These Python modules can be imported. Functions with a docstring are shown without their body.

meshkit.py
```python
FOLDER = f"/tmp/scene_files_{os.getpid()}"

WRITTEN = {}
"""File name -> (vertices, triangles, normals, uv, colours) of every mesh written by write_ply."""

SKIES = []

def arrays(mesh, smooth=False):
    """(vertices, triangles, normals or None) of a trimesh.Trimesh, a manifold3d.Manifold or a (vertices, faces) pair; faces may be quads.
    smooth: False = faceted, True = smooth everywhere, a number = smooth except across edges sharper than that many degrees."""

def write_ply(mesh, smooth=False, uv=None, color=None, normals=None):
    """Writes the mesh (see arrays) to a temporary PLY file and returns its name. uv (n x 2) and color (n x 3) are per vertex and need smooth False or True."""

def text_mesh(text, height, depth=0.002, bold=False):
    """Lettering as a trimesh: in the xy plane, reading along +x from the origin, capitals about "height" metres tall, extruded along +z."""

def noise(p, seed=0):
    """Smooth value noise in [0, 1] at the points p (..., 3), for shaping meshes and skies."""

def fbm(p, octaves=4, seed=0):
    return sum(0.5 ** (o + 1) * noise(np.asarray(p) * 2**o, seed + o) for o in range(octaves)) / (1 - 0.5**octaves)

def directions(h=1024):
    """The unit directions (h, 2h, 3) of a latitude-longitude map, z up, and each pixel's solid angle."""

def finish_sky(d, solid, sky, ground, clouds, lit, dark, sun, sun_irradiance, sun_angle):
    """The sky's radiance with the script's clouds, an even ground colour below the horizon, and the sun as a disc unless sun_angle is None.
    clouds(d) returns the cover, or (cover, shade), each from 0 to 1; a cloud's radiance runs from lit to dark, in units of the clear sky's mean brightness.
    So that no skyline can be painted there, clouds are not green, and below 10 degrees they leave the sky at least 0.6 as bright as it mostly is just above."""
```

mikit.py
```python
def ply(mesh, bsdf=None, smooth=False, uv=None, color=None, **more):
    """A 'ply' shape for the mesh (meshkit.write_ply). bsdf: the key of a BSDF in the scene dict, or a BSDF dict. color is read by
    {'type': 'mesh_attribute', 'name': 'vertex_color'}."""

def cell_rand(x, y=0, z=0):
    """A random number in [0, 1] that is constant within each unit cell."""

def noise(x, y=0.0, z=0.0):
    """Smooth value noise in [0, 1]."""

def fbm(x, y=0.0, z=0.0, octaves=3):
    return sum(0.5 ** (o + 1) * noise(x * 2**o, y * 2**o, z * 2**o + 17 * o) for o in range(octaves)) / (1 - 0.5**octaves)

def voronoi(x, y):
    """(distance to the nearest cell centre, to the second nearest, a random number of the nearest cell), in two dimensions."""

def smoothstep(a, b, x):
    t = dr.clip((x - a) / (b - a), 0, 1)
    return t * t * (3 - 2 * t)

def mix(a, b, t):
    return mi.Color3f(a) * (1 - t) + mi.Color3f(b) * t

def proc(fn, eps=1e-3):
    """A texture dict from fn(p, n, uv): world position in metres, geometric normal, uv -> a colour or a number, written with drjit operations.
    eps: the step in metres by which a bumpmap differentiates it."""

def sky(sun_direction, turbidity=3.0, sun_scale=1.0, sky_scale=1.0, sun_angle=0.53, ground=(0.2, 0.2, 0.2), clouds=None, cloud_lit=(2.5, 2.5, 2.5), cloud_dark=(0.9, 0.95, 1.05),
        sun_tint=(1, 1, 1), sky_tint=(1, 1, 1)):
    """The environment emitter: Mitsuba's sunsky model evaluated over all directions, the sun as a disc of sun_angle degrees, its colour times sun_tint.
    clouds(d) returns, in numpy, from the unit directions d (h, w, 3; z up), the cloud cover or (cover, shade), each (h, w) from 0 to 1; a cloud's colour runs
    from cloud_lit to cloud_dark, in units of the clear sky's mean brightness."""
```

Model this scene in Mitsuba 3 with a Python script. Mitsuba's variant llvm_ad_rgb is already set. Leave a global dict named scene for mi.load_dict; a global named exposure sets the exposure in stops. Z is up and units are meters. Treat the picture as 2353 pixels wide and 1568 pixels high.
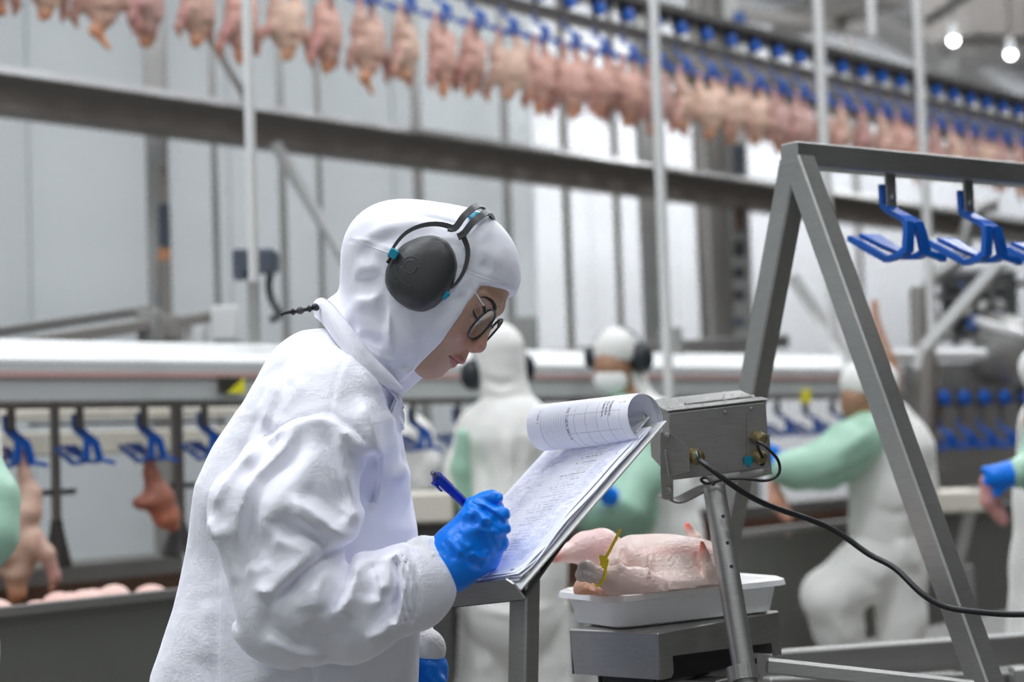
import math, random
import numpy as np, trimesh, manifold3d as m3
import drjit as dr
import mitsuba as mi
import mikit, meshkit
from mikit import ply, proc

random.seed(7)
RNG = np.random.default_rng(7)
V = lambda *a: np.array(a, float)
T = mi.ScalarTransform4f
scene, labels = {}, {}

# ------------------------------------------------------------------ camera
FW, FH, F = 2353, 1568, 4000.0
CAM = V(0, 0, 1.25)
PITCH, ROLL = math.atan(226 / F), -0.035
_f = V(0, math.cos(PITCH), math.sin(PITCH)); _r0 = V(1, 0, 0); _u0 = np.cross(_r0, _f)
_r = math.cos(ROLL) * _r0 + math.sin(ROLL) * _u0
_u = -math.sin(ROLL) * _r0 + math.cos(ROLL) * _u0
scene['camera'] = {'type': 'thinlens', 'fov': math.degrees(2 * math.atan(FW / 2 / F)), 'fov_axis': 'x', 'aperture_radius': 0.0095, 'focus_distance': 2.33,
                   'near_clip': 0.05, 'far_clip': 100.0, 'to_world': T().look_at(origin=CAM.tolist(), target=(CAM + _f).tolist(), up=_u.tolist())}
exposure = 0.14

# ------------------------------------------------------------------ lights of the hall: rows of ceiling fittings
CEIL = 5.6
LIGHTS = [(-3.4, 0.5, 1.0), (-2.0, -0.3, .85), (-2.2, 1.5, 1.2), (-0.4, 2.1, .9), (-2.4, 2.9, .8), (-0.8, 3.8, .7), (1.6, 2.8, .65), (0.5, -0.7, .75), (2.7, 0.5, 1.0), (-3.2, 4.4, .4), (0.8, 5.2, .6), (2.6, 5.6, .9),
          (-1.2, 6.4, .2), (1.6, 7.4, .7), (4.0, 8.2, 1.5), (4.6, 6.2, .8), (6.6, 9.6, 1.6), (2.4, 10.8, 1.6), (4.6, 12.6, 1.8),
          (1.9, 13.2, 1.7), (3.4, 15.0, 1.8), (5.2, 17.0, 1.7), (6.9, 18.8, 1.6), (8.7, 20.9, 1.6)]
LIGHT_RAD = 38.0


def ray(px, py):
    return _f + (px - FW / 2) / F * _r - (py - FH / 2) / F * _u


def P(px, py, D):
    """The point at depth D that the photograph shows at (px, py)."""
    return CAM + D * ray(px, py)


def hy(px):
    return 1010 - 0.035 * (px - FW / 2)


def zat(px, py, D):
    return 1.25 + (hy(px) - py) * D / F


LX = (4860 - FW / 2) / F          # the conveyors all run the same way
LDIR = V(LX, 1, 0) / math.hypot(LX, 1); LNRM = V(-LDIR[1], LDIR[0], 0)


def LP(px, Z0, z=0.0):
    """The point of a line along the hall (depth Z0 at the photograph's left edge) in column px, at height z."""
    c = (px - FW / 2) / F; X0 = -FW / 2 / F * Z0
    t = (c * Z0 - X0) / (LX - c)
    return V(X0 + LX * t, Z0 + t, z)


def LD(px, Z0):
    return LP(px, Z0)[1]


def LZ(px, py, Z0):
    """The point of such a line that shows at (px, py)."""
    p = LP(px, Z0); p[2] = zat(px, py, p[1]); return p


def unit(v):
    v = np.asarray(v, float); return v / np.linalg.norm(v)


def axes3(px, py, m1, m2, m3, sign=1):
    """Three square axes at (px, py) from the image directions of a box's edges."""
    r = unit(ray(px, py)); m = []
    for a in (m1, m2, m3):
        v = unit(ray(px + a[0] * .01, py + a[1] * .01)) - r
        m.append(unit(v))
    d12, d13, d23 = -m[0] @ m[1], -m[0] @ m[2], -m[1] @ m[2]
    q3 = math.sqrt(max(d13 * d23 / d12, 1e-6)) * sign
    q1, q2 = d13 / q3, d23 / q3
    e1 = unit(m[0] + q1 * r); e2 = unit(m[1] + q2 * r); e3 = unit(m[2] + q3 * r)
    e1 = unit(e1 - e3 * (e1 @ e3)); e2 = unit(e2 - e3 * (e2 @ e3)); e2 = unit(e2 - e1 * (e1 @ e2))
    return e1, e2, e3


# ------------------------------------------------------------------ scene keys
def numbered(name, taken):
    if name not in taken: return name
    n = 1
    while f'{name}_{n:03d}' in taken: n += 1
    return f'{name}_{n:03d}'


_keys = set()


def thing(name, label, cat, group=None, kind=None):
    key = numbered(name, _keys); _keys.add(key)
    labels[key] = {'label': label, 'category': cat}
    if group: labels[key]['group'] = group
    if kind: labels[key]['kind'] = kind
    return key


def part(key, name, mesh, mat, smooth=False, label=None, kind=None, **kw):
    """One mesh entry under key; name None: the thing's own mesh."""
    k = key if name is None else numbered(f'{key}__{name}', _keys)
    _keys.add(k)
    scene[k] = mesh if isinstance(mesh, dict) else ply(mesh, mat, smooth, **kw)
    if label or kind: labels[k] = {**({'label': label} if label else {}), **({'kind': kind} if kind else {})}
    return k


def solo(name, label, cat, mesh, mat, smooth=False, group=None, kind=None, **kw):
    k = thing(name, label, cat, group, kind); part(k, None, mesh, mat, smooth, **kw); return k


def struct(name, mesh, mat, smooth=False, label=None):
    _keys.add(name); scene[name] = ply(mesh, mat, smooth); labels[name] = {'kind': 'structure', 'label': label or name.replace('_', ' '), 'category': name.split('_')[0]}
    return name


# ------------------------------------------------------------------ meshes
def cat(*ms):
    return trimesh.util.concatenate([m for m in ms if m is not None])


def to_tm(man):
    m = man.to_mesh(); return trimesh.Trimesh(np.array(m.vert_properties[:, :3]), np.array(m.tri_verts), process=False)


def hullpts(pts):
    return to_tm(m3.Manifold.hull_points(np.asarray(pts, float)))


def box(c, h, R=None, ch=0.0):
    """Box with centre c, half sizes h along the rows of R, its edges chamfered by ch."""
    h = np.asarray(h, float); R = np.eye(3) if R is None else np.asarray(R)
    pts = []
    for s in np.ndindex(2, 2, 2):
        s = np.array(s) * 2 - 1
        if ch <= 0: pts.append(s * h)
        else:
            for k in range(3):
                q = s * (h - ch); q[k] = s[k] * h[k]; pts.append(q)
    return hullpts(np.asarray(pts) @ R + np.asarray(c))


def frame_of(d, up=(0, 0, 1)):
    d = unit(d); up = np.asarray(up, float)
    if abs(d @ up) > .98: up = V(1, 0, 0)
    a = unit(np.cross(up, d)); return d, a, np.cross(d, a)


def bar(a, b, w, h, up=(0, 0, 1), ch=0.003):
    """Rectangular bar from a to b, w wide and h high."""
    a, b = np.asarray(a, float), np.asarray(b, float)
    d, s, u = frame_of(b - a, up)
    return box((a + b) / 2, (np.linalg.norm(b - a) / 2, w / 2, h / 2), np.stack([d, s, u]), ch)


def tube(pts, r, n=12, closed=False, caps=True):
    """A round tube along points (r a number or one per point), frames carried along."""
    p = np.asarray(pts, float); N = len(p); r = np.broadcast_to(r, (N,))
    t = np.roll(p, -1, 0) - np.roll(p, 1, 0) if closed else np.gradient(p, axis=0)
    t /= np.linalg.norm(t, axis=1, keepdims=True) + 1e-12
    a = np.zeros_like(p); a[0] = frame_of(t[0])[1]
    for i in range(1, N):
        v = a[i - 1] - t[i] * (a[i - 1] @ t[i]); a[i] = v / (np.linalg.norm(v) + 1e-12)
    b = np.cross(t, a); ang = np.arange(n) * 2 * np.pi / n
    v = (p[:, None] + r[:, None, None] * (np.cos(ang)[None, :, None] * a[:, None] + np.sin(ang)[None, :, None] * b[:, None])).reshape(-1, 3)
    M = N if closed else N - 1
    i, j = np.meshgrid(np.arange(M), np.arange(n), indexing='ij'); i2 = (i + 1) % N
    q = np.stack([i * n + j, i * n + (j + 1) % n, i2 * n + (j + 1) % n, i2 * n + j], -1).reshape(-1, 4)
    f = np.vstack([q[:, [0, 1, 2]], q[:, [0, 2, 3]]])
    if caps and not closed:
        v = np.vstack([v, p[:1], p[-1:]]); k = np.arange(n); e = len(v)
        f = np.vstack([f, np.stack([(k + 1) % n, k, k * 0 + e - 2], 1), np.stack([(N - 1) * n + k, (N - 1) * n + (k + 1) % n, k * 0 + e - 1], 1)])
    return trimesh.Trimesh(v, f, process=False)


def spline(pts, n=40):
    from scipy.interpolate import CubicSpline
    p = np.asarray(pts, float); d = np.r_[0, np.cumsum(np.linalg.norm(np.diff(p, axis=0), axis=1))]
    return CubicSpline(d, p)(np.linspace(0, d[-1], n))


def lathe(profile, a, d, n=24):
    """Profile of (radius, height) turned about the axis d from a."""
    d, s, u = frame_of(d); ang = np.arange(n) * 2 * np.pi / n; pr = np.asarray(profile, float); N = len(pr)
    v = (np.asarray(a, float) + pr[:, None, 1:2] * d + pr[:, None, :1] * (np.cos(ang)[None, :, None] * s + np.sin(ang)[None, :, None] * u)).reshape(-1, 3)
    i, j = np.meshgrid(np.arange(N - 1), np.arange(n), indexing='ij')
    q = np.stack([i * n + j, i * n + (j + 1) % n, (i + 1) * n + (j + 1) % n, (i + 1) * n + j], -1).reshape(-1, 4)
    return trimesh.Trimesh(v, np.vstack([q[:, [0, 1, 2]], q[:, [0, 2, 3]]]), process=False)


def prism(poly, o, ex, ey, ez, depth, z0=0.0):
    """Extrudes the 2-D outline poly (along ex, ey from o) along ez."""
    import shapely
    g = poly if hasattr(poly, 'exterior') else shapely.Polygon(poly)
    m = trimesh.creation.extrude_polygon(g, depth, engine='earcut')
    v = m.vertices; m.vertices = np.asarray(o) + v[:, :1] * ex + v[:, 1:2] * ey + (v[:, 2:] + z0) * ez
    if np.dot(np.cross(ex, ey), ez) < 0: m.invert()
    return m


def sheet(grid, thick=0.0006):
    """A sheet from a (n, m, 3) grid of points with thickness; returns mesh and uv."""
    g = np.asarray(grid, float); n, m = g.shape[:2]
    du, dv = np.gradient(g, axis=0), np.gradient(g, axis=1)
    nn = np.cross(du, dv); nn /= np.linalg.norm(nn, axis=2, keepdims=True) + 1e-12
    uu, vv = np.meshgrid(np.linspace(0, 1, n), np.linspace(0, 1, m), indexing='ij')
    i, j = np.meshgrid(np.arange(n - 1), np.arange(m - 1), indexing='ij')
    a = (i * m + j).ravel(); b = a + m; c = b + 1; d = a + 1
    f = np.vstack([np.stack([a, b, c], 1), np.stack([a, c, d], 1)])
    v = np.vstack([(g + nn * thick / 2).reshape(-1, 3), (g - nn * thick / 2).reshape(-1, 3)])
    uv = np.stack([uu.ravel(), vv.ravel()], 1); K = n * m
    rim = np.r_[np.arange(m), np.arange(1, n) * m + m - 1, (n - 1) * m + np.arange(m - 2, -1, -1), np.arange(n - 2, 0, -1) * m]
    r2 = np.roll(rim, -1)
    f = np.vstack([f, f[:, ::-1] + K, np.stack([r2, rim, rim + K], 1), np.stack([r2, rim + K, r2 + K], 1)])
    return trimesh.Trimesh(v, f, process=False), np.vstack([uv, uv])


# ------------------------------------------------------------------ soft shapes: a distance grid, meshed
def surface_nets(D, o, h):
    s = D < 0; n = np.array(D.shape)
    sl = lambda c: tuple(slice(k, m - 1 + k) for k, m in zip(c, n))
    cnt = sum(s[sl(c)].astype(np.int8) for c in np.ndindex(2, 2, 2))
    cells = (cnt > 0) & (cnt < 8); ijk = np.argwhere(cells)
    idx = np.full(cells.shape, -1, np.int64); idx[cells] = np.arange(len(ijk))
    pos, num = np.zeros((len(ijk), 3)), np.zeros(len(ijk))
    corner = {c: D[sl(c)][cells] for c in np.ndindex(2, 2, 2)}
    for a in np.ndindex(2, 2, 2):
        for k in range(3):
            if a[k]: continue
            b = tuple(1 if i == k else x for i, x in enumerate(a)); da, db = corner[a], corner[b]
            x = (da < 0) != (db < 0); t = np.where(x, da / np.where(x, da - db, 1), 0)
            p = np.broadcast_to(np.array(a, float), pos.shape).copy(); p[:, k] += t
            pos += p * x[:, None]; num += x
    v = (ijk + pos / num[:, None]) * h + o
    F_ = []
    for k in range(3):
        i, j = (k + 1) % 3, (k + 2) % 3
        lo = [slice(1, -1)] * 3; lo[k] = slice(0, -1); hi = list(lo); hi[k] = slice(1, None)
        a, b = s[tuple(lo)], s[tuple(hi)]
        e = np.argwhere(a != b); base = e.copy(); base[:, i] += 1; base[:, j] += 1
        def at(di, dj):
            q = base.copy(); q[:, i] += di; q[:, j] += dj; return idx[q[:, 0], q[:, 1], q[:, 2]]
        q = np.stack([at(-1, -1), at(0, -1), at(0, 0), at(-1, 0)], 1)
        fl = a[e[:, 0], e[:, 1], e[:, 2]]
        q[~fl] = q[~fl][:, ::-1]; F_.append(q)
    q = np.vstack(F_)
    return trimesh.Trimesh(v, np.vstack([q[:, [0, 1, 2]], q[:, [0, 2, 3]]]), process=False)


def soften(m, times):
    """Taubin smoothing."""
    from scipy.sparse import coo_matrix, diags
    e = m.edges_unique; n = len(m.vertices); one = np.ones(len(e))
    A = coo_matrix((np.r_[one, one], (np.r_[e[:, 0], e[:, 1]], np.r_[e[:, 1], e[:, 0]])), (n, n)).tocsr()
    A = diags(1 / np.maximum(np.asarray(A.sum(1)).ravel(), 1)) @ A; v = np.array(m.vertices)
    for _ in range(times):
        for lam in (.5, -.53): v = v + lam * (A @ v - v)
    m.vertices = v
    return m


class Field:
    def __init__(s, lo, hi, h):
        s.lo, s.h = np.asarray(lo, float), h
        s.n = np.ceil((np.asarray(hi) - s.lo) / h).astype(int) + 1
        s.D = np.full(s.n, 0.5, np.float32)
        s.ax = [(s.lo[k] + np.arange(s.n[k]) * h).astype(np.float32) for k in range(3)]

    def win(s, lo, hi, m):
        a = np.clip(np.floor((np.asarray(lo) - m - s.lo) / s.h).astype(int), 0, s.n); b = np.clip(np.ceil((np.asarray(hi) + m - s.lo) / s.h).astype(int) + 1, 0, s.n)
        sl = tuple(slice(x, y) for x, y in zip(a, b))
        return sl, s.ax[0][sl[0]][:, None, None], s.ax[1][sl[1]][None, :, None], s.ax[2][sl[2]][None, None, :]

    def put(s, sl, d, k, sub=False):
        o = s.D[sl]
        if o.size == 0: return
        if sub: d = -d; hh = np.maximum(k - np.abs(o - d), 0) / k; s.D[sl] = np.maximum(o, d) + hh * hh * k * .25
        else: hh = np.maximum(k - np.abs(o - d), 0) / k; s.D[sl] = np.minimum(o, d) - hh * hh * k * .25

    def cap(s, a, b, ra, rb=None, k=.01, sub=False, sq=1.0, ax=(0, 1, 0)):
        """Tapered capsule; sq widens it along ax."""
        rb = ra if rb is None else rb; a, b = np.asarray(a, float), np.asarray(b, float)
        R = max(ra, rb) * max(1, sq)
        sl, X, Y, Z = s.win(np.minimum(a, b) - R, np.maximum(a, b) + R, k + 2 * s.h)
        ax = np.asarray(ax, float); g = 1 / sq
        def st(v): return v + ax * (v @ ax) * (g - 1)
        ab = st(b - a); L = ab @ ab + 1e-12
        px, py, pz = X - a[0], Y - a[1], Z - a[2]
        if sq != 1.0:
            w = (px * ax[0] + py * ax[1] + pz * ax[2]) * (g - 1); px, py, pz = px + w * ax[0], py + w * ax[1], pz + w * ax[2]
        t = np.clip((px * ab[0] + py * ab[1] + pz * ab[2]) / L, 0, 1)
        d = np.sqrt((px - t * ab[0]) ** 2 + (py - t * ab[1]) ** 2 + (pz - t * ab[2]) ** 2) - (ra + (rb - ra) * t)
        s.put(sl, d.astype(np.float32), k, sub)

    def ell(s, c, r, R=None, k=.01, sub=False):
        c, r = np.asarray(c, float), np.broadcast_to(np.asarray(r, float), (3,)); R = np.eye(3) if R is None else np.asarray(R); m = r.max()
        sl, X, Y, Z = s.win(c - m, c + m, k + 2 * s.h)
        q = [((X - c[0]) * R[i, 0] + (Y - c[1]) * R[i, 1] + (Z - c[2]) * R[i, 2]) / r[i] for i in range(3)]
        k0 = np.sqrt(q[0] ** 2 + q[1] ** 2 + q[2] ** 2); k1 = np.sqrt((q[0] / r[0]) ** 2 + (q[1] / r[1]) ** 2 + (q[2] / r[2]) ** 2)
        s.put(sl, (k0 * (k0 - 1) / np.maximum(k1, 1e-6)).astype(np.float32), k, sub)

    def chain(s, nodes, k=.02, sq=1.0, ax=(0, 1, 0), sub=False):
        for (a, ra), (b, rb) in zip(nodes, nodes[1:]): s.cap(a, b, ra, rb, k, sub, sq, ax)

    def clip(s, fn, k=.004):
        """Keeps where fn < 0."""
        d = fn(s.ax[0][:, None, None], s.ax[1][None, :, None], s.ax[2][None, None, :]).astype(np.float32)
        hh = np.maximum(k - np.abs(s.D - d), 0) / k; s.D = np.maximum(s.D, d) + hh * hh * k * .25

    def fold(s, pts, amp, w, w2=None, y=(-9, 9), fade=.03, ends=.35, crisp=False):
        """A soft ridge (amp > 0) or groove along pts in the x-z plane, w and w2 wide on its left and right side, between depths y."""
        p = np.asarray(pts, float); p = p[:, [0, 2]] if p.shape[1] == 3 else p
        w2 = w if w2 is None else w2; m = 3 * max(w, w2)
        lo, hi = V(p[:, 0].min() - m, y[0], p[:, 1].min() - m), V(p[:, 0].max() + m, y[1], p[:, 1].max() + m)
        sl, X, Y, Z = s.win(lo, hi, 0)
        if s.D[sl].size == 0: return
        X, Z = X[:, 0, :], Z[:, 0, :]; best = np.full(np.broadcast(X, Z).shape, 9.0); tt = best * 0; sg = best * 0
        ln = np.r_[0, np.cumsum(np.linalg.norm(np.diff(p, axis=0), axis=1))]
        for i in range(len(p) - 1):
            a, ab = p[i], p[i + 1] - p[i]; L = ab @ ab + 1e-12
            t = np.clip(((X - a[0]) * ab[0] + (Z - a[1]) * ab[1]) / L, 0, 1)
            dx, dz = X - a[0] - t * ab[0], Z - a[1] - t * ab[1]; d = np.sqrt(dx * dx + dz * dz); u = d < best
            best = np.where(u, d, best); tt = np.where(u, (ln[i] + t * math.sqrt(L)) / ln[-1], tt); sg = np.where(u, ab[0] * dz - ab[1] * dx, sg)
        ww = np.where(sg > 0, w, w2); e = np.clip(np.minimum(tt, 1 - tt) / max(ends, 1e-6), 0, 1); e = e * e * (3 - 2 * e) if ends > 0 else 1
        dis = amp * e * (np.exp(-(np.sqrt(best ** 2 + (.22 * ww) ** 2) - .22 * ww) / (.72 * ww)) * np.clip(3 - best / ww, 0, 1) if crisp else np.exp(-(best / ww) ** 2))
        Yf = Y[0, :, 0]; wy = np.clip((Yf - y[0]) / fade, 0, 1) * np.clip((y[1] - Yf) / fade, 0, 1)
        s.D[sl] -= (dis[:, None, :] * wy[None, :, None]).astype(np.float32)

    def mesh(s, taubin=0):
        s.D[0], s.D[-1] = 1, 1; s.D[:, 0], s.D[:, -1] = 1, 1; s.D[:, :, 0], s.D[:, :, -1] = 1, 1
        m = surface_nets(s.D, s.lo, s.h)
        return soften(m, taubin)


# ------------------------------------------------------------------ materials
def mat(name, d, two=False):
    scene[name] = {'type': 'twosided', 'b': d} if two else d
    return name


def rgb(*c):
    return {'type': 'rgb', 'value': list(map(float, c))}


def bumped(d, fn, scale, eps=1e-3):
    return {'type': 'bumpmap', 'arbitrary': proc(fn, eps), 'scale': float(scale), 'bsdf': d}


def pr(c, rough=.5, **kw):
    return {'type': 'principled', 'base_color': rgb(*c) if isinstance(c, (tuple, list)) else c, 'roughness': rough, **kw}


nz, fb, smo = mikit.noise, mikit.fbm, mikit.smoothstep
VC = {'type': 'mesh_attribute', 'name': 'vertex_color'}


def steel_col(p, n, uv):
    a = fb(p.x * 9, p.y * 9, p.z * 9, 3); b = nz(p.x * 60, p.y * 60, p.z * 420)
    v = .41 + .12 * (a - .5) + .05 * (b - .5); sp = smo(.80, .86, nz(p.x * 210, p.y * 210, p.z * 210))
    return mi.Color3f(v, v * .985, v * .955) * (1 - .07 * sp)


def steel_rough(p, n, uv):
    return .30 + .22 * fb(p.x * 7 + 3, p.y * 7, p.z * 7, 3)


mat('mat_steel', pr(proc(steel_col), proc(steel_rough), metallic=.85, specular=.5), True)
mat('mat_steel_far', pr((.42, .415, .40), .38, metallic=.8), True)
mat('mat_steel_warm', pr((.30, .28, .26), .5, metallic=.4), True)
mat('mat_steel_dark', pr((.10, .095, .09), .5, metallic=.4), True)
mat('mat_alu', pr((.80, .80, .79), .35, metallic=.3), True)
mat('mat_white_paint', pr((.78, .79, .79), .35), True)
mat('mat_wall', pr(proc(lambda p, n, uv: mikit.mix((.72, .765, .78), (.80, .835, .85), fb(p.x * .7, p.y * .7, p.z * .5, 2))), .5), True)
mat('mat_wall_bright', pr((.86, .87, .89), .5), True)
mat('mat_ceiling', pr((.62, .62, .62), .7), True)
mat('mat_floor', pr(proc(lambda p, n, uv: mikit.mix((.09, .086, .075), (.16, .155, .14), fb(p.x * 3, p.y * 3, 0, 3))), .35), True)
mat('mat_blue_plastic', pr((.005, .10, .47), .3, specular=.5, clearcoat=.3, clearcoat_gloss=.9), True)
mat('mat_blue_dull', pr((.008, .075, .30), .4), True)
mat('mat_black', pr((.012, .012, .014), .45), True)
mat('mat_dark_grey', pr((.055, .057, .06), .42), True)
mat('mat_slate', pr((.06, .075, .10), .5), True)
mat('mat_brown', pr((.11, .06, .04), .5), True)
mat('mat_orange', pr((.55, .25, .12), .5), True)
mat('mat_brass', pr((.28, .22, .11), .38, metallic=.8), True)
mat('mat_yellow', pr((.95, .72, .01), .4), True)
mat('mat_sticker_yellow', pr((.85, .78, .02), .5), True)
mat('mat_sticker_black', pr((.03, .03, .02), .5), True)
mat('mat_red_stripe', pr((.50, .32, .30), .5), True)
mat('mat_white_plastic', pr((.84, .84, .86), .32, specular=.5), True)
mat('mat_cream', pr((.70, .66, .57), .5), True)
mat('mat_green_gown', pr((.36, .58, .45), .35, specular=.5), True)
mat('mat_white_cloth', bumped(pr((.84, .83, .80), .9), lambda p, n, uv: .015 * fb(p.x * 12, p.y * 12, p.z * 7, 3), 1.0), True)
mat('mat_bird', pr(VC, .42, specular=.4), True)
mat('mat_teal', pr((.0, .30, .45), .4), True)
# ================================================================== the hall
HX = (-9.0, 26.0); HY = (-4.0, 27.0)
struct('floor', box(((HX[0] + HX[1]) / 2, (HY[0] + HY[1]) / 2, -.05), ((HX[1] - HX[0]) / 2, (HY[1] - HY[0]) / 2, .05)), 'mat_floor', label='dark wet factory floor')
struct('ceiling', box(((HX[0] + HX[1]) / 2, (HY[0] + HY[1]) / 2, CEIL + .05), ((HX[1] - HX[0]) / 2, (HY[1] - HY[0]) / 2, .05)), 'mat_ceiling', label='grey ceiling of the hall')
struct('wall_behind', box(((HX[0] + HX[1]) / 2, HY[0] - .05, CEIL / 2), ((HX[1] - HX[0]) / 2, .05, CEIL / 2)), 'mat_wall', label='white wall behind the camera')
struct('wall_side', box((HX[0] - .05, 2, CEIL / 2), (.05, 6, CEIL / 2)), 'mat_wall', label='white wall at the near side')


def wall(name, Z0, p0, p1, mname, label, w):
    """A panelled wall along the conveyors: a backing and panels with open joints."""
    a, b = LP(p0, Z0), LP(p1, Z0); L = np.linalg.norm(b - a); R = np.stack([LDIR, LNRM, V(0, 0, 1)])
    struct(name, box((a + b) / 2 + LNRM * .08 + V(0, 0, CEIL / 2), (L / 2, .05, CEIL / 2), R), mname, label=label)
    n = int(L / w)
    for i in range(n):
        c = a + LDIR * (i + .5) * L / n + V(0, 0, CEIL / 2)
        part(name, 'panel', box(c, (L / n / 2 - .006, .03, CEIL / 2), R, .004), mname)


wall('wall_back', 8.3, -28000, 1228, 'mat_wall', 'pale grey panelled back wall behind the steel posts', 1.15)
wall('wall_far', 10.6, 1140, 3300, 'mat_wall_bright', 'brightly lit white panelled wall at the far side', 1.15)
_a = LP(1228, 8.3); _b = _a + LNRM * 2.4
struct('wall_return', box((_a + _b) / 2 + V(0, 0, CEIL / 2), (1.2, .05, CEIL / 2), np.stack([LNRM, -LDIR, V(0, 0, 1)])), 'mat_wall', label='short return wall between the back wall and the far wall')

# ceiling lights
for i, (x, y, w_) in enumerate(LIGHTS):
    k = thing('ceiling_light', 'long white ceiling light fitting under the hall ceiling', 'ceiling light', 'ceiling lights of the hall')
    part(k, 'housing', box((x, y, CEIL - .06), (.62, .16, .06), None, .01), 'mat_white_paint')
    d = trimesh.Trimesh([[x - .6, y - .14, CEIL - .125], [x + .6, y - .14, CEIL - .125], [x + .6, y + .14, CEIL - .125], [x - .6, y + .14, CEIL - .125]], [[0, 2, 1], [0, 3, 2]], process=False)
    part(k, 'diffuser', d, 'mat_white_paint'); scene[k + '__diffuser']['emitter'] = {'type': 'area', 'radiance': rgb(LIGHT_RAD * .97 * w_, LIGHT_RAD * w_, LIGHT_RAD * 1.04 * w_)}
# ================================================================== the woman writing
DW = 2.35


def colour(m, base, *spots):
    """Vertex colours: base, mixed by (fn(vertices) -> weight, colour) pairs."""
    v = m.vertices; c = np.tile(np.asarray(base, float), (len(v), 1))
    for w, col in spots:
        w = np.clip(w(v), 0, 1)[:, None]; c = c * (1 - w) + np.asarray(col) * w
    return c


def pick(m, px, py):
    """The first point of a mesh on the sight line through (px, py)."""
    d = ray(px, py); t = m.triangles; e1, e2 = t[:, 1] - t[:, 0], t[:, 2] - t[:, 0]
    h = np.cross(d, e2); a = (e1 * h).sum(1); a = np.where(np.abs(a) < 1e-14, 1e-14, a); s = CAM - t[:, 0]
    u = (s * h).sum(1) / a; q = np.cross(s, e1); v = (q @ d) / a; w = (e2 * q).sum(1) / a
    ok = (u >= 0) & (v >= 0) & (u + v <= 1) & (w > .1)
    return CAM + d * w[ok].min() if ok.any() else None


YAW = math.radians(13)
HO = P(985, 640, DW)
_ef, _eu = unit(_r - _u), unit(_r + _u)
EF = math.cos(YAW) * _ef - math.sin(YAW) * _f; ES = -math.cos(YAW) * _f - math.sin(YAW) * _ef; EU = _eu
HM = np.stack([EF, EU, ES])


def to_head(m):
    m.vertices = m.vertices * [.972, 1, 1]; m.vertices = HO + m.vertices @ HM; return m


def HP(f, u, s):
    return HO + V(f, u, s) @ HM


def skin_bump(p, n, uv):
    return .0006 * nz(p.x * 900, p.y * 900, p.z * 900)


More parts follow.
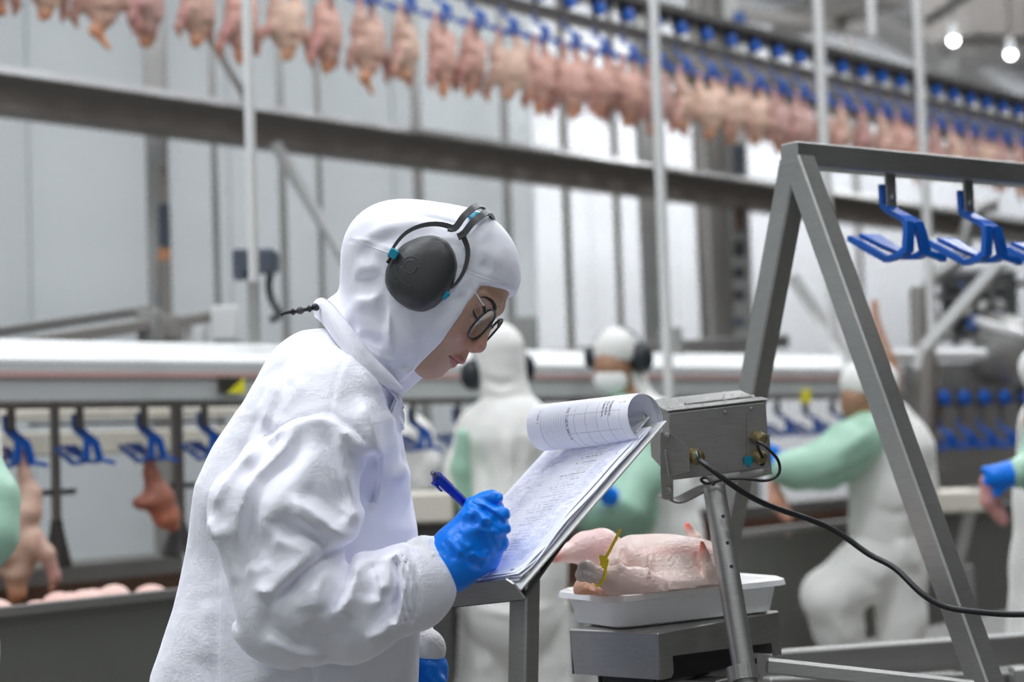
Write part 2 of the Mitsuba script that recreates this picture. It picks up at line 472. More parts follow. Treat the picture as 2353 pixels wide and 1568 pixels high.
mat('mat_skin', bumped(pr(VC, .48, specular=.4), skin_bump, .35), True)


def fine_cloth(p, n, uv):
    return .0016 * fb(p.x * 45, p.y * 45, p.z * 45, 3) + .0006 * nz(p.x * 500, p.y * 500, p.z * 500)


mat('mat_coat', bumped(pr((.80, .80, .87), .9, sheen=.3), fine_cloth, 1.0), True)
mat('mat_hood', bumped(pr((.83, .83, .90), .85, sheen=.3), lambda p, n, uv: .0015 * fb(p.x * 40, p.y * 40, p.z * 40, 2), 1.0), True)
mat('mat_fleece', bumped(pr((.84, .84, .86), .95, sheen=.4), lambda p, n, uv: .0022 * fb(p.x * 330, p.y * 330, p.z * 330, 3), 1.0), True)
mat('mat_glove', bumped(pr((.0, .20, .86), .36, specular=.35, clearcoat=.10), lambda p, n, uv: .0015 * fb(p.x * 90, p.y * 90, p.z * 90, 2), 1.0), True)
mat('mat_hair', pr((.012, .010, .009), .5), True)
mat('mat_thread', pr((.62, .62, .72), .9), True)

person = thing('person', 'woman in white coat, white hood and dark earmuffs bending over a clipboard, writing', 'person')


def face_field():
    s = Field((-.13, -.15, -.10), (.15, .16, .10), .0016)
    k = .012
    s.ell((-.006, .030, 0), (.083, .069, .070), k=k)
    s.ell((.045, .042, 0), (.054, .056, .060), k=.02)
    s.ell((.045, -.018, 0), (.058, .075, .058), k=.02)
    for q in (-1, 1):
        s.cap((.01, -.045, q * .05), (.083, -.079, q * .012), .024, .018, k=.02)
        s.ell((.070, -.022, q * .034), (.030, .032, .026), k=.02)              # cheeks
        s.ell((.072, .010, q * .048), (.018, .018, .014), k=.015)
        s.cap((.095, .036, q * .012), (.080, .037, q * .045), .011, .010, k=.012)  # brow
        s.ell((.106, .010, q * .031), (.016, .0125, .017), k=.012, sub=True)     # sockets
        s.ell((.0835, .008, q * .032), (.0138, .0135, .0145), k=.004)              # lidded eyes
        s.cap((.0978, .003, q * .022), (.0945, .0045, q * .042), .0022, .0018, k=.003)
        s.cap((.094, -.005, q * .020), (.086, -.006, q * .044), .006, .006, k=.008)
    s.ell((.089, -.055, 0), (.022, .036, .032), k=.018)                         # muzzle
    s.ell((.0895, -.081, 0), (.0165, .0125, .020), k=.014)                      # chin
    s.cap((.099, .024, 0), (.1165, -.012, 0), .0075, .0085, k=.010)             # nose
    s.ell((.1175, -.0165, 0), (.0108, .0100, .0105), k=.006)
    for q in (-1, 1):
        s.ell((.1100, -.0235, q * .0110), (.0105, .0085, .0072), k=.005)
        s.ell((.1190, -.0312, q * .0078), (.0082, .0062, .0042), R=np.stack([unit((1, .35, 0)), unit((-.35, 1, 0)), V(0, 0, 1)]), k=.002, sub=True)
    s.cap((.108, -.030, 0), (.1125, -.040, 0), .0060, .0065, k=.006)
    for q in (-1, 1):
        s.cap((.1150, -.0462, q * .004), (.1050, -.0500, q * .021), .0058, .0028, k=.004)
        s.cap((.1090, -.0578, q * .003), (.1010, -.0535, q * .020), .0066, .0030, k=.004)
        s.cap((.1225, -.0522, q * .001), (.1062, -.0518, q * .0235), .0024, .0016, k=.0018, sub=True)
    s.cap((.0, -.03, 0), (.02, -.12, 0), .043, .046, k=.02)                  # neck
    return s


head = to_head(face_field().mesh(2))
_hq = lambda v: (v - HO) @ HM.T
gs = lambda c, r: (lambda v: np.exp(-(((_hq(v) - V(*c)) / V(*r)) ** 2).sum(1)))


def lips(v):
    q = _hq(v); f, u, s = q.T
    e = ((u + .0518 - .0006) / .0095) ** 2 + (s / .0225) ** 2
    return smooth01(1.15 - e, 0, .35) * (f > .098)


def mouth(v):
    f, u, s = _hq(v).T
    return np.exp(-((u + .0520 + .10 * np.maximum(0, np.abs(s) - .012)) / .0011) ** 2) * (f > .095) * (np.abs(s) < .025)


def smooth01(x, a, b):
    t = np.clip((x - a) / (b - a), 0, 1); return t * t * (3 - 2 * t)


# one continuous body under the clothes, feet on the floor
bodyf = Field((-.75, 1.95, -.02), (.12, 2.75, 1.45), .014)
hip = P(655, 1640, DW)
for q in (-1, 1):
    bodyf.chain([(hip + V(0, q * .09, 0), .09), (V(-.27, DW + q * .10, .46), .055), (V(-.32, DW + q * .11, .09), .04)], .03)
    bodyf.cap((-.34, DW + q * .11, .05), (-.16, DW + q * .12, .04), .045, .04, k=.03)
bodyf.chain([(hip, .11), (P(690, 1200, DW), .095), (P(740, 960, DW), .07), (P(850, 840, DW), .04)], .04, 1.2)
bodyf.chain([(P(765, 1010, 2.22), .035), (P(660, 1350, 2.12), .026), (P(960, 1340, 2.16), .024)], .02)
bodyf.chain([(P(765, 1010, 2.50), .04), (P(800, 1330, 2.56), .042), (P(955, 1500, 2.50), .03)], .03)
body = cat(head, bodyf.mesh(2))
lash_c = (.03, .02, .02)
part(person, 'body', body, 'mat_skin', True, color=colour(
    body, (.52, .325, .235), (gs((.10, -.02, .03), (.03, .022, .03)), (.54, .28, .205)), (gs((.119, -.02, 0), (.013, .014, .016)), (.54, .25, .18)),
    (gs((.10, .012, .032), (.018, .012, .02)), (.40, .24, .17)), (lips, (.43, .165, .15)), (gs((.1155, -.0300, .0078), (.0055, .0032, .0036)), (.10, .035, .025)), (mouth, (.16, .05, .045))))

# brow and lashes on the near side
b = [pick(head, *q) for q in ((1105, 683), (1115, 684), (1124, 688), (1131, 694), (1136, 703), (1136.5, 712), (1135, 722))]
bt = spline([p - _f * .0008 for p in b if p is not None], 22)
part(person, 'eyebrow', tube(bt, np.interp(np.linspace(0, 1, 22), [0, .35, .75, 1], [.0006, .0020, .0025, .0013])), 'mat_hair', True)
b = [pick(head, *q) for q in ((1088, 712), (1090, 722), (1094, 730), (1100, 736), (1107, 739))]
bt = spline([p - _f * .0005 for p in b if p is not None], 14)
part(person, 'eyelash', cat(tube(bt, np.linspace(.0010, .0019, 14)), *[tube([bt[i], bt[i] + EF * .006 - EU * .003 + ES * .001], [.0006, .0002], 5) for i in range(2, 14, 2)]), 'mat_hair', True)


# ------------------------------------------------------------------ hood
def hood_field():
    c = P(985, 640, DW)
    s = Field(c + V(-.20, -.13, -.19), c + V(.135, .13, .125), .0024)
    R = lambda r, D=DW: r * D / F
    s.ell(P(975, 648, DW), (R(186), .092, R(186)), k=.03)
    s.ell(P(897, 573, DW), (R(104), .078, R(104)), k=.03)
    s.ell(P(1078, 598, DW), (R(106), .080, R(106)), k=.03)
    s.ell(P(955, 735, DW), (R(86), .068, R(86)), k=.03)
    s.ell(P(1104, 620, DW), (R(79), .066, R(79)), k=.02)
    s.chain([(P(905, 690, DW), R(106)), (P(885, 765, DW), R(112)), (P(875, 830, DW), R(92))], .03, 1.05)
    e = .005
    s.ell(HP(.0437, -.018, 0), (.057 + e, .075 + e, .058 + e), HM, .015); s.ell(HP(.0437, .042, 0), (.053 + e, .056 + e, .060 + e), HM, .015)
    for q_ in (-1, 1):
        s.cap(HP(.0097, -.045, q_ * .05), HP(.0805, -.079, q_ * .012), .024 + e, .018 + e, k=.015); s.ell(HP(.068, -.022, q_ * .034), (.030 + e, .032 + e, .026 + e), HM, .015)
        s.cap(HP(.092, .036, q_ * .012), HP(.0775, .037, q_ * .045), .011 + e, .010 + e, k=.012)
    s.cap(P(772, 712, DW), P(812, 742, DW - .05), R(30), R(30), k=.015)
    s.ell(P(935, 775, DW), (R(72), .062, R(72)), k=.03)
    s.cap(P(930, 800, DW - .02), P(905, 850, DW), R(52), R(45), k=.02, sq=1.1)
    s.cap(P(1160, 640, DW), P(1110, 632, DW - .06), .008, .008, k=.02)
    s.cap(P(1160, 640, DW), P(1110, 632, DW + .05), .008, .008, k=.02)

    def q(X, Y, Z):
        X, Y, Z = X - HO[0], Y - HO[1], Z - HO[2]
        return [X * m[0] + Y * m[1] + Z * m[2] for m in HM]

    def opening(X, Y, Z):                       # negative where cloth stays
        f, u, t = q(X, Y, Z)
        g = np.interp(u.ravel(), [-.14, -.098, -.0458, -.0166, .0437, .08], [.085, .088, .0895, .085, .0740, .070]).reshape(u.shape)
        side = np.minimum(1, np.abs(t) / .06)
        a = f - (g - .010 * (1 - side)); b = (.0445 + (f - .0757) * 1.12) - u
        return np.minimum(a, b * .7)
    y0, y1 = (DW - .25, DW - .012)
    Pn = lambda L, D=2.27: np.array([P(x, y, D) for x, y in L])
    # cap seams, brim, drape folds
    s.fold(Pn([(800, 548), (835, 557), (900, 580), (960, 592), (1020, 605)]), -.0016, .0018, y=(y0, y1), ends=0)
    s.fold(Pn([(795, 545), (835, 553), (900, 576), (960, 588), (1030, 602)]), .0030, .004, .010, y=(y0, y1), ends=.1)
    s.fold(Pn([(1050, 614), (1090, 628), (1130, 641), (1176, 656)]), -.0014, .0016, y=(y0, y1), ends=0)
    s.fold(Pn([(880, 468), (893, 482), (902, 500)]), -.003, .003, .006, y=(y0, y1))
    s.fold(Pn([(955, 490), (1000, 497), (1060, 515), (1090, 530)]), -.0022, .0022, .006, y=(y0, y1))
    s.fold(Pn([(815, 560), (880, 520), (950, 508), (1020, 515)]), .004, .007, .012, y=(y0, y1))
    s.fold(Pn([(812, 600), (860, 560), (930, 535)]), -.004, .008, .010, y=(y0, y1))
    s.fold(Pn([(810, 650), (850, 640), (885, 640)]), -.006, .008, .016, y=(y0, y1))
    s.fold(Pn([(803, 610), (845, 618), (880, 612)]), .004, .010, y=(y0, y1))
    s.fold(Pn([(800, 690), (850, 690), (885, 672)]), .008, .006, .012, y=(y0, y1))
    s.fold(Pn([(803, 700), (815, 770), (860, 790), (900, 783)]), -.006, .007, .010, y=(y0, y1))
    s.fold(Pn([(890, 700), (893, 740), (897, 790), (905, 826)]), .007, .0035, .008, y=(y0, y1))
    s.fold(Pn([(878, 660), (882, 720), (888, 770)]), -.006, .006, .006, y=(y0, y1))
    s.fold(Pn([(800, 745), (835, 785), (870, 805), (895, 795)]), .007, .006, .010, y=(y0, y1))
    s.fold(Pn([(820, 800), (855, 815), (895, 830), (930, 828)]), .006, .005, .009, y=(y0, y1))
    s.fold(Pn([(880, 830), (915, 845), (960, 815), (985, 760)]), -.004, .007, .009, y=(y0, y1))
    s.fold(Pn([(900, 850), (930, 856), (952, 845)]), .005, .006, .008, y=(y0, y1))
    s.fold(Pn([(1040, 735), (1068, 700), (1095, 662)]), .0028, .005, .008, y=(y0, y1))
    s.fold(Pn([(1010, 775), (985, 820), (955, 848)]), .003, .005, .008, y=(y0, y1))
    s.fold(Pn([(1055, 690), (1060, 650), (1075, 620)]), .004, .007, .009, y=(y0, y1))
    s.fold(Pn([(1090, 560), (1130, 590), (1150, 625)]), .003, .010, y=(y0, y1))
    s.fold(Pn([(1105, 600), (1125, 630)]), -.003, .007, y=(y0, y1))
    s.clip(opening, .004)
    return s


hood = hood_field().mesh(2)
hk = part(person, 'hood', hood, 'mat_hood', True)


def stitches(m, pts, n, r=.0005, length=.6, lift=.0006):
    """A row of short threads on a mesh along image points."""
    L = np.asarray(pts, float); d = np.r_[0, np.cumsum(np.linalg.norm(np.diff(L, axis=0), axis=1))]; out = []
    for i in range(n):
        e = [[np.interp((i + k) / n * d[-1], d, L[:, c]) for c in (0, 1)] for k in (.2, .2 + length)]
        q = [pick(m, *x) for x in e]
        if q[0] is None or q[1] is None: continue
        q = [x - unit(ray(*y)) * lift for x, y in zip(q, e)]
        out.append(tube(q, r, 5))
    return cat(*out)


part(hk, 'stitching', cat(stitches(hood, [(806, 553), (835, 562), (900, 585), (940, 594)], 40), stitches(hood, [(1062, 621), (1090, 633), (1130, 646), (1164, 657)], 32)), 'mat_thread', kind='stuff')

# ------------------------------------------------------------------ coat
def coat_field():
    h = .0037
    s = Field((-.53, 1.93, .58), (-.035, 2.75, 1.475), h)
    R = lambda r, D=DW: r * D / F
    n = lambda x, y, r, D=DW: (P(x, y, D), R(r, D))
    # torso: half widths across from the shoulders down
    for a, b, sq in ((n(868, 840, 70), n(742, 885, 122), 1.5), (n(742, 885, 122), n(735, 965, 172), 1.75), (n(735, 965, 172), n(702, 1150, 240), 1.35), (n(702, 1150, 240), n(702, 1300, 250), 1.15),
                     (n(702, 1300, 250), n(682, 1450, 272), 1.1), (n(682, 1450, 272), n(655, 1600, 292), 1.1), (n(655, 1600, 292), n(640, 1900, 320), 1.1)):
        s.cap(a[0], b[0], a[1], b[1], .03, sq=sq)
    s.cap(P(890, 900, DW - .03), P(908, 985, DW - .03), R(24), R(10), k=.02)
    # far arm: down past the front, cuff below
    s.chain([n(770, 960, 80, 2.52), n(800, 1200, 85, 2.55), n(870, 1400, 75, 2.53), n(945, 1475, 62, 2.46)], .02)
    s.chain([n(775, 890, 100, 2.30), n(752, 950, 112, 2.22), n(748, 1030, 100, 2.17)], .03)
    s.chain([n(800, 960, 95, 2.26), n(830, 1080, 90, 2.27)], .03)
    # near sleeve
    s.chain([n(748, 1015, 92, 2.17), n(652, 1200, 172, 2.14), n(678, 1378, 148, 2.11), n(800, 1398, 124, 2.12), n(925, 1352, 100, 2.16), n(950, 1346, 98, 2.17)], .012)
    D0 = 2.08
    Q = lambda L: np.array([P(x, y, D0) for x, y in L])
    ys = (1.9, 2.21)
    f = lambda L, a, w, w2=None, ends=.22, y=ys: s.fold(Q(L), a * (1.2 if abs(a) > .004 else 1), w * 1.0, w2 and w2 * 1.0, y, ends=ends, crisp=True)
    # back and shoulder
    yb = (1.9, 2.36)
    f([(621, 844), (600, 920), (565, 1010), (540, 1062)], .010, .012, .024, y=yb)
    f([(640, 850), (612, 930), (580, 1010)], -.004, .020, .014, y=yb)
    f([(690, 860), (655, 905), (600, 1000)], .005, .014, .020, y=yb)
    f([(560, 930), (530, 1010), (498, 1110)], -.006, .014, .014, y=yb)
    f([(780, 766), (757, 866), (745, 947)], -.0030, .003, .003, ends=0, y=yb)
    f([(786, 766), (765, 866), (752, 947)], .0026, .006, .010, ends=.1, y=yb)
    f([(588, 1012), (625, 985), (670, 962), (728, 949), (765, 960), (805, 990), (845, 1032)], -.007, .0045, .0045, ends=.1, y=yb)
    f([(592, 1020), (630, 993), (672, 970), (728, 958), (760, 968), (800, 998), (838, 1038)], .011, .007, .016, ends=.1, y=yb)
    f([(780, 985), (800, 1010), (815, 1040)], .006, .006)
    f([(805, 895), (845, 970), (862, 1040), (850, 1130)], .014, .010, .016, y=yb)
    f([(850, 870), (880, 940), (897, 1020), (880, 1120)], -.007, .012, y=yb)
    f([(790, 960), (840, 900), (868, 960)], -.004, .012, y=yb)
    f([(838, 1030), (845, 1090), (822, 1190)], -.016, .007, .012, y=(1.9, 2.30))
    # sleeve: long drape from the shoulder
    f([(762, 970), (792, 1085), (818, 1180), (822, 1236)], .014, .007, .020)
    f([(735, 985), (765, 1090), (790, 1180)], -.009, .016, .014)
    f([(684, 960), (652, 1032), (588, 1096), (562, 1176), (549, 1270)], .013, .008, .022)
    f([(700, 985), (672, 1050), (615, 1110), (590, 1180), (575, 1270)], -.010, .012, .016)
    f([(640, 985), (612, 1050), (560, 1110)], -.012, .008, .012)
    f([(594, 1020), (535, 1088), (482, 1180)], .010, .010, .018)
    f([(470, 1200), (484, 1205), (500, 1250)], .013, .010)
    f([(470, 1205), (486, 1276), (512, 1353), (538, 1425), (560, 1455)], -.015, .006, .012, y=(1.9, 2.26))
    f([(516, 1190), (530, 1270), (548, 1350)], .007, .018)
    f([(745, 1010), (690, 1090), (650, 1150), (600, 1250)], .009, .020, .026)
    # crook of the elbow
    f([(664, 1136), (732, 1181), (787, 1226), (822, 1240)], .015, .010, .018)
    f([(640, 1180), (700, 1215), (765, 1250)], -.011, .012, .012)
    f([(690, 1120), (740, 1150), (800, 1205)], -.008, .012, .012)
    f([(628, 1230), (690, 1250), (750, 1262)], .008, .012, .016)
    f([(828, 1250), (748, 1276), (690, 1325), (634, 1382)], -.018, .008, .010)
    f([(755, 1256), (700, 1296), (640, 1352), (580, 1345)], .019, .010, .020)
    f([(775, 1265), (797, 1305), (792, 1352), (766, 1412)], -.015, .0065, .011)
    f([(800, 1285), (826, 1310), (812, 1370), (772, 1418)], .014, .008, .014)
    f([(755, 1300), (740, 1350), (745, 1400)], .010, .018)
    f([(845, 1290), (862, 1335), (850, 1385)], -.008, .012, .014)
    f([(880, 1270), (895, 1310), (893, 1370)], .010, .010, .014)
    f([(905, 1275), (914, 1330), (905, 1400)], -.009, .006, .008)
    f([(600, 1390), (640, 1440), (720, 1480), (800, 1490)], -.006, .016)
    f([(610, 1450), (680, 1495), (760, 1512)], .006, .014)
    f([(850, 1440), (890, 1400), (915, 1370)], -.009, .008, .012)
    f([(830, 1470), (880, 1450), (915, 1420)], .009, .008, .012)
    # stitched bands before the cuff
    f([(898, 1262), (922, 1300), (930, 1350), (924, 1400), (908, 1452)], .013, .007, .006, ends=.1)
    f([(916, 1256), (938, 1300), (946, 1350), (940, 1402), (925, 1450)], .012, .006, .006, ends=.1)
    f([(907, 1259), (930, 1300), (938, 1350), (932, 1400), (917, 1450)], -.010, .0045, ends=.1)
    f([(925, 1252), (947, 1300), (955, 1350), (948, 1404), (934, 1450)], -.010, .0045, ends=.1)
    f([(640, 1290), (600, 1310), (570, 1300)], .006, .008, .014)
    f([(680, 1165), (720, 1200), (740, 1230)], .006, .007, .012)
    f([(610, 1195), (660, 1205), (700, 1230)], -.005, .008)
    f([(860, 1300), (880, 1345), (872, 1400)], .007, .008, .012)
    f([(700, 1430), (760, 1455), (820, 1450)], -.006, .012)
    f([(640, 1400), (660, 1350), (700, 1330)], -.006, .010)
    f([(795, 1330), (805, 1370), (800, 1420)], .006, .007, .012)
    f([(875, 935), (905, 985), (912, 1050)], .006, .006, .010, y=yb)
    f([(900, 1060), (925, 1120), (930, 1190)], .004, .010, .02, y=yb)
    f([(395, 1510), (425, 1460), (445, 1400)], .0015, .016, y=(1.9, 2.5))
    # skirt
    f([(690, 1510), (700, 1600)], -.004, .004, y=(1.9, 2.40))
    f([(425, 1400), (440, 1470), (430, 1560)], .0035, .022, y=(1.9, 2.5))
    f([(880, 1100), (905, 1180), (900, 1240)], -.005, .02, y=(1.9, 2.40))
    f([(452, 1170), (456, 1300), (463, 1450), (468, 1640)], -.005, .004, .012, ends=.1, y=(1.9, 2.45))
    f([(500, 1330), (540, 1460), (600, 1600)], .004, .04, .05, ends=.1, y=(1.9, 2.4))
    # slight overall unevenness
    X, Y, Z = np.meshgrid(*[a[::4] for a in s.ax], indexing='ij')
    nn = meshkit.fbm(np.stack([X, Y, Z], -1) * 9, 3, 5) - .5
    for ax in range(3): nn = np.repeat(nn, 4, ax)
    nn = nn[:s.n[0], :s.n[1], :s.n[2]]
    from scipy.ndimage import uniform_filter
    s.D += uniform_filter(nn, 5).astype(np.float32) * .014
    s.clip(lambda X, Y, Z: .62 - Z + 0 * X, .004)
    return s


coat = coat_field().mesh(1)
ck = part(person, 'coat', coat, 'mat_coat', True)
part(ck, 'stitching', cat(stitches(coat, [(594, 1010), (670, 962), (728, 948), (765, 958), (805, 988), (842, 1028)], 44, .0004)), 'mat_thread', kind='stuff')

# collar
up = [(735, 690, .02), (752, 692, -.045), (790, 735, -.085), (835, 795, -.098), (880, 845, -.080), (914, 884, -.040)]
lo = [(727, 728, .02), (748, 748, -.062), (785, 800, -.108), (830, 848, -.118), (878, 884, -.098), (919, 903, -.050)]
mirror = lambda L: [(x, y, .03 - d) for x, y, d in L[::-1]]
rows = []
A, B = spline([P(x, y, DW + d) for x, y, d in mirror(up)[:-1] + up], 60), spline([P(x, y, DW + d) for x, y, d in mirror(lo)[:-1] + lo], 60)
cen = P(840, 800, DW)
for t in np.linspace(0, 1, 9):
    m = A * (1 - t) + B * t; o = m - cen; o[:, 2] += .03
    rows.append(m + .007 * math.sin(math.pi * t) * o / np.linalg.norm(o, axis=1, keepdims=True))
g, _ = sheet(np.stack(rows, 1), .005)
part(ck, 'collar', g, 'mat_coat', True)
rows = []
up2 = [(752, 705, .02), (770, 715, -.04), (806, 755, -.078), (850, 812, -.088), (893, 860, -.068), (924, 905, -.03)]
A2 = spline([P(x, y, DW + d) for x, y, d in mirror(up2)[:-1] + up2], 60)
for t in np.linspace(0, 1, 4): rows.append(A * (1 - t) + (A2 + V(0, 0, -.02)) * t)
g, _ = sheet(np.stack(rows, 1), .004)
part(ck, 'collar_stand', g, 'mat_coat', True)
# front flap below the collar
g = [[P(905 + 20 * t - 6 * s_, 880 + s_ * 105, DW - .045 + .05 * t) + V(.004 * math.sin(6 * s_ + 3 * t), 0, 0) for t in np.linspace(0, 1, 6)] for s_ in np.linspace(0, 1, 14)]
g, _ = sheet(g, .004)
part(ck, 'placket', g, 'mat_coat', True)


# cuffs
def cuff_field():
    c = P(980, 1340, 2.17)
    s = Field(c + V(-.07, -.09, -.09), c + V(.07, .08, .09), .0028)
    R = lambda r, D=2.17: r * D / F
    s.cap(P(948, 1350, 2.17), P(985, 1335, 2.18), R(101), R(103), k=.01)
    s.clip(lambda X, Y, Z: np.minimum(0, 0) + np.maximum((P(940, 1350, 2.17) - V(0, 0, 0))[0] - X - .25 * (Z - c[2]), (X - P(1008, 1322, 2.18)[0]) + .10 * (Z - c[2])) + 0 * Y, .018)
    s.chain([(P(995, 1322, 2.185), R(93)), (P(1014, 1316, 2.19), R(86))], .006)
    s.clip(lambda X, Y, Z: (X - P(1050, 1310, 2.18)[0]) - .25 * (Z - c[2]) + 0 * Y, .022)
    Q = lambda L: np.array([P(x, y, 2.12) for x, y in L])
    s.fold(Q([(985, 1240), (1008, 1275), (1016, 1330), (1008, 1400)]), -.008, .004, .005, y=(1.9, 2.2), ends=.1)
    s.fold(Q([(1030, 1270), (1028, 1320), (1018, 1370)]), -.008, .005, .006, y=(1.9, 2.2))
    s.fold(Q([(970, 1245), (990, 1300), (992, 1360), (978, 1430)]), .004, .009, y=(1.9, 2.2))
    # open end: the glove goes in
    s.cap(P(1034, 1302, 2.188), P(1095, 1280, 2.195), R(64), R(76), k=.008, sub=True)
    return s


part(ck, 'cuff', cuff_field().mesh(2), 'mat_fleece', True, label='turned-back fleecy cuff')
s = Field(P(965, 1480, 2.46) + V(-.09, -.09, -.08), P(965, 1480, 2.46) + V(.07, .09, .08), .004)
s.cap(P(950, 1478, 2.46), P(978, 1492, 2.45), .034, .029, k=.01); s.fold(np.array([P(960, 1452, 2.4), P(1000, 1490, 2.4)]), .004, .006)
part(ck, 'cuff', s.mesh(2), 'mat_fleece', True)

# drawstring with knots at the nape
c = spline([P(730, 706, DW - .05), P(722, 708, DW - .055), P(700, 712, DW - .06), P(680, 716, DW - .06), P(662, 718, DW - .06), P(646, 724, DW - .06)], 50)
rr = .0026 + .0022 * np.clip(np.sin(np.linspace(0, 30, 50)), 0, 1) * (np.linspace(0, 1, 50) < .8)
dk = part(person, 'drawstring', tube(c, rr, 8), 'mat_black', True)
part(dk, 'bead', trimesh.creation.icosphere(3, .0052).apply_translation(P(690, 714, DW - .06)), 'mat_dark_grey', True)
part(dk, 'bead', trimesh.creation.icosphere(3, .0048).apply_translation(P(724, 706, DW - .056)), 'mat_black', True)

# trousers and boots (below the frame)
s = Field((-.75, 1.95, .0), (.02, 2.8, .75), .012)
for q in (-1, 1):
    s.chain([(hip + V(0, q * .09, .02), .105), (V(-.27, DW + q * .10, .46), .075), (V(-.32, DW + q * .11, .15), .065)], .03)
part(person, 'trousers', s.mesh(2), 'mat_coat', True)
for q in (-1, 1):
    s = Field((-.45, DW + q * .11 - .09, 0), (-.05, DW + q * .11 + .11, .26), .008)
    s.cap((-.32, DW + q * .11, .2), (-.33, DW + q * .11, .06), .058, .055, k=.03); s.cap((-.35, DW + q * .11, .055), (-.16, DW + q * .12, .05), .054, .048, k=.03)
    s.clip(lambda X, Y, Z: .004 - Z + 0 * X, .004)
    part(person, 'boot', s.mesh(1), 'mat_white_plastic', True)
# ================================================================== clipboard, stand, hand and pen
C0 = P(1195, 1338, 2.15)
CA, CB = V(0, 0, 0), V(0, 0, 0)
_ra = unit(ray(1195, 1338)); _vA = unit(unit(ray(1194, 1338.12)) - _ra); _vB = unit(unit(ray(1195.656, 1337.245)) - _ra)
CA = unit(_vA + 1.30 * _ra); _qb = -(_vA @ _vB) / 1.30; CB = unit(_vB + _qb * _ra); CB = unit(CB - CA * (CA @ CB))
CN = np.cross(CA, CB); CN = CN if CN @ _f < 0 else -CN       # towards the camera and up


def clip_pt(px, py, off=0.0):
    d = ray(px, py); t = ((C0 - CAM + CN * off) @ CN) / (d @ CN); return CAM + d * t


def CP(a, b, n=0.0):
    """Point on the clipboard: a metres from the near edge, b up the slope, n above it."""
    return C0 + CA * a + CB * b + CN * n


CR = np.stack([CA, CB, CN])
# the stand: sloping tray with a lip, on a square leg
stand = thing('tray_stand', 'grey steel stand with a sloping lipped tray that carries the clipboard', 'stand')
part(stand, 'tray', hullpts([CP(a, b, n) for b, n, a0 in ((-.010, -.021, 0), (-.010, -.0185, 0), (.10, -.017, .012), (.10, -.0145, .012), (.34, -.0125, .045), (.34, -.010, .045)) for a in (a0, .25)]), 'mat_steel_dark')
part(stand, 'lip', prism([(-.004, 0), (.25, 0), (.25, .030), (.012, .030), (.002, .022)], CP(0, -.012, -.018), CA, unit(CN * .9 + V(0, 0, .25)), CB, .003), 'mat_steel')
_lt, _lb = P(1206, 1352, 2.185), P(1200, 1700, 2.185); _lb = _lt + unit(_lb - _lt) * ((_lt[2] - .01) / (-unit(_lb - _lt)[2]))
_dl, _l1, _l2 = frame_of(_lb - _lt); _ang = math.radians(40); _w1 = math.cos(_ang) * _l1 + math.sin(_ang) * _l2; _w2 = np.cross(_dl, _w1)
part(stand, 'leg', box((_lt + _lb) / 2 - _dl * .012, (np.linalg.norm(_lb - _lt) / 2 + .012, .0145, .0145), np.stack([_dl, _w1, _w2]), .0025), 'mat_steel')
part(stand, 'foot', box((_lb[0], _lb[1], .006), (.09, .09, .006), None, .002), 'mat_steel')

# the clipboard: board, papers, clip, the pages turned over
def page_print(p, n, uv):
    """A form: ruled lines, columns, printed words and ballpoint marks (u up the page, v from the near edge)."""
    u, v = uv.x, uv.y
    row = u * 46; r = row - dr.floor(row); rid = dr.floor(row)
    line = dr.select((r < .07), 1., 0.)
    inside = dr.select((v > .05) & (v < .95) & (u > .10) & (u < .97), 1., 0.)
    col = mi.Float(0)
    for c in (.05, .22, .60, .72, .84, .95): col = dr.maximum(col, dr.select(dr.abs(v - c) < .0016, 1., 0.))
    wl = .25 + .65 * mikit.cell_rand(rid, 3, 1)
    tx = nz(v * 330, row * 5.5, 1.0); t2 = nz(v * 55, rid * 3.1, 5.0)
    words = dr.select((r > .30) & (r < .66) & (v > .24) & (v < .24 + .33 * wl) & (tx > .42) & (t2 > .30), 1., 0.)
    head = dr.select((mikit.cell_rand(rid, 9, 4) > .82), 1., 0.)
    hw = nz(v * 150 + 20 * r, row * 3.2, 9.0)
    ink = dr.select((dr.abs(hw - .5) < .085) & (r > .12) & (r < .88) & ((v > .62) | (v < .20)) & (mikit.cell_rand(rid, dr.floor(v * 16), 6) > .25), 1., 0.)
    c = mikit.mix((.84, .85, .92), (.42, .43, .52), line * inside * .8)
    c = mikit.mix(c, (.35, .36, .42), col * inside * .7)
    c = mikit.mix(c, (.12, .12, .16), words * inside * (.55 + .4 * head))
    return mikit.mix(c, (.10, .11, .48), ink * inside * .75)


def roll_print(p, n, uv):
    """The printed back pages: a table with ruled narrow rows and wide cells (u round the roll, v along it)."""
    u, v = uv.x, uv.y
    inside = dr.select((v > .08) & (v < .97), 1., 0.)
    fine = v * 40; fr = fine - dr.floor(fine)
    rows = dr.select((fr < .10) & (v > .60) & (v < .86), 1., 0.)
    k = mi.Float(0)
    for c in (.08, .19, .30, .41, .52, .58, .86): k = dr.maximum(k, dr.select(dr.abs(v - c) < .0026, 1., 0.))
    h = mi.Float(0)
    for c in (.30, .43, .66, .80): h = dr.maximum(h, dr.select((dr.abs(u - c) < .0022) & (v < .58), 1., 0.))
    tx = dr.select((nz(u * 200, dr.floor(v * 60) * 3.3, 2.) > .45) & (((dr.abs(v - .075) < .035) & (u > .32) & (u < .60)) | ((dr.abs(v - .595) < .012) & (u > .2) & (u < .85)) | ((dr.abs(v - .89) < .012) & (u > .45) & (u < .7))), 1., 0.)
    c = mikit.mix((.86, .87, .93), (.42, .43, .52), dr.maximum(rows, dr.maximum(k, h)) * inside * .75)
    return mikit.mix(c, (.16, .16, .2), tx * .7)


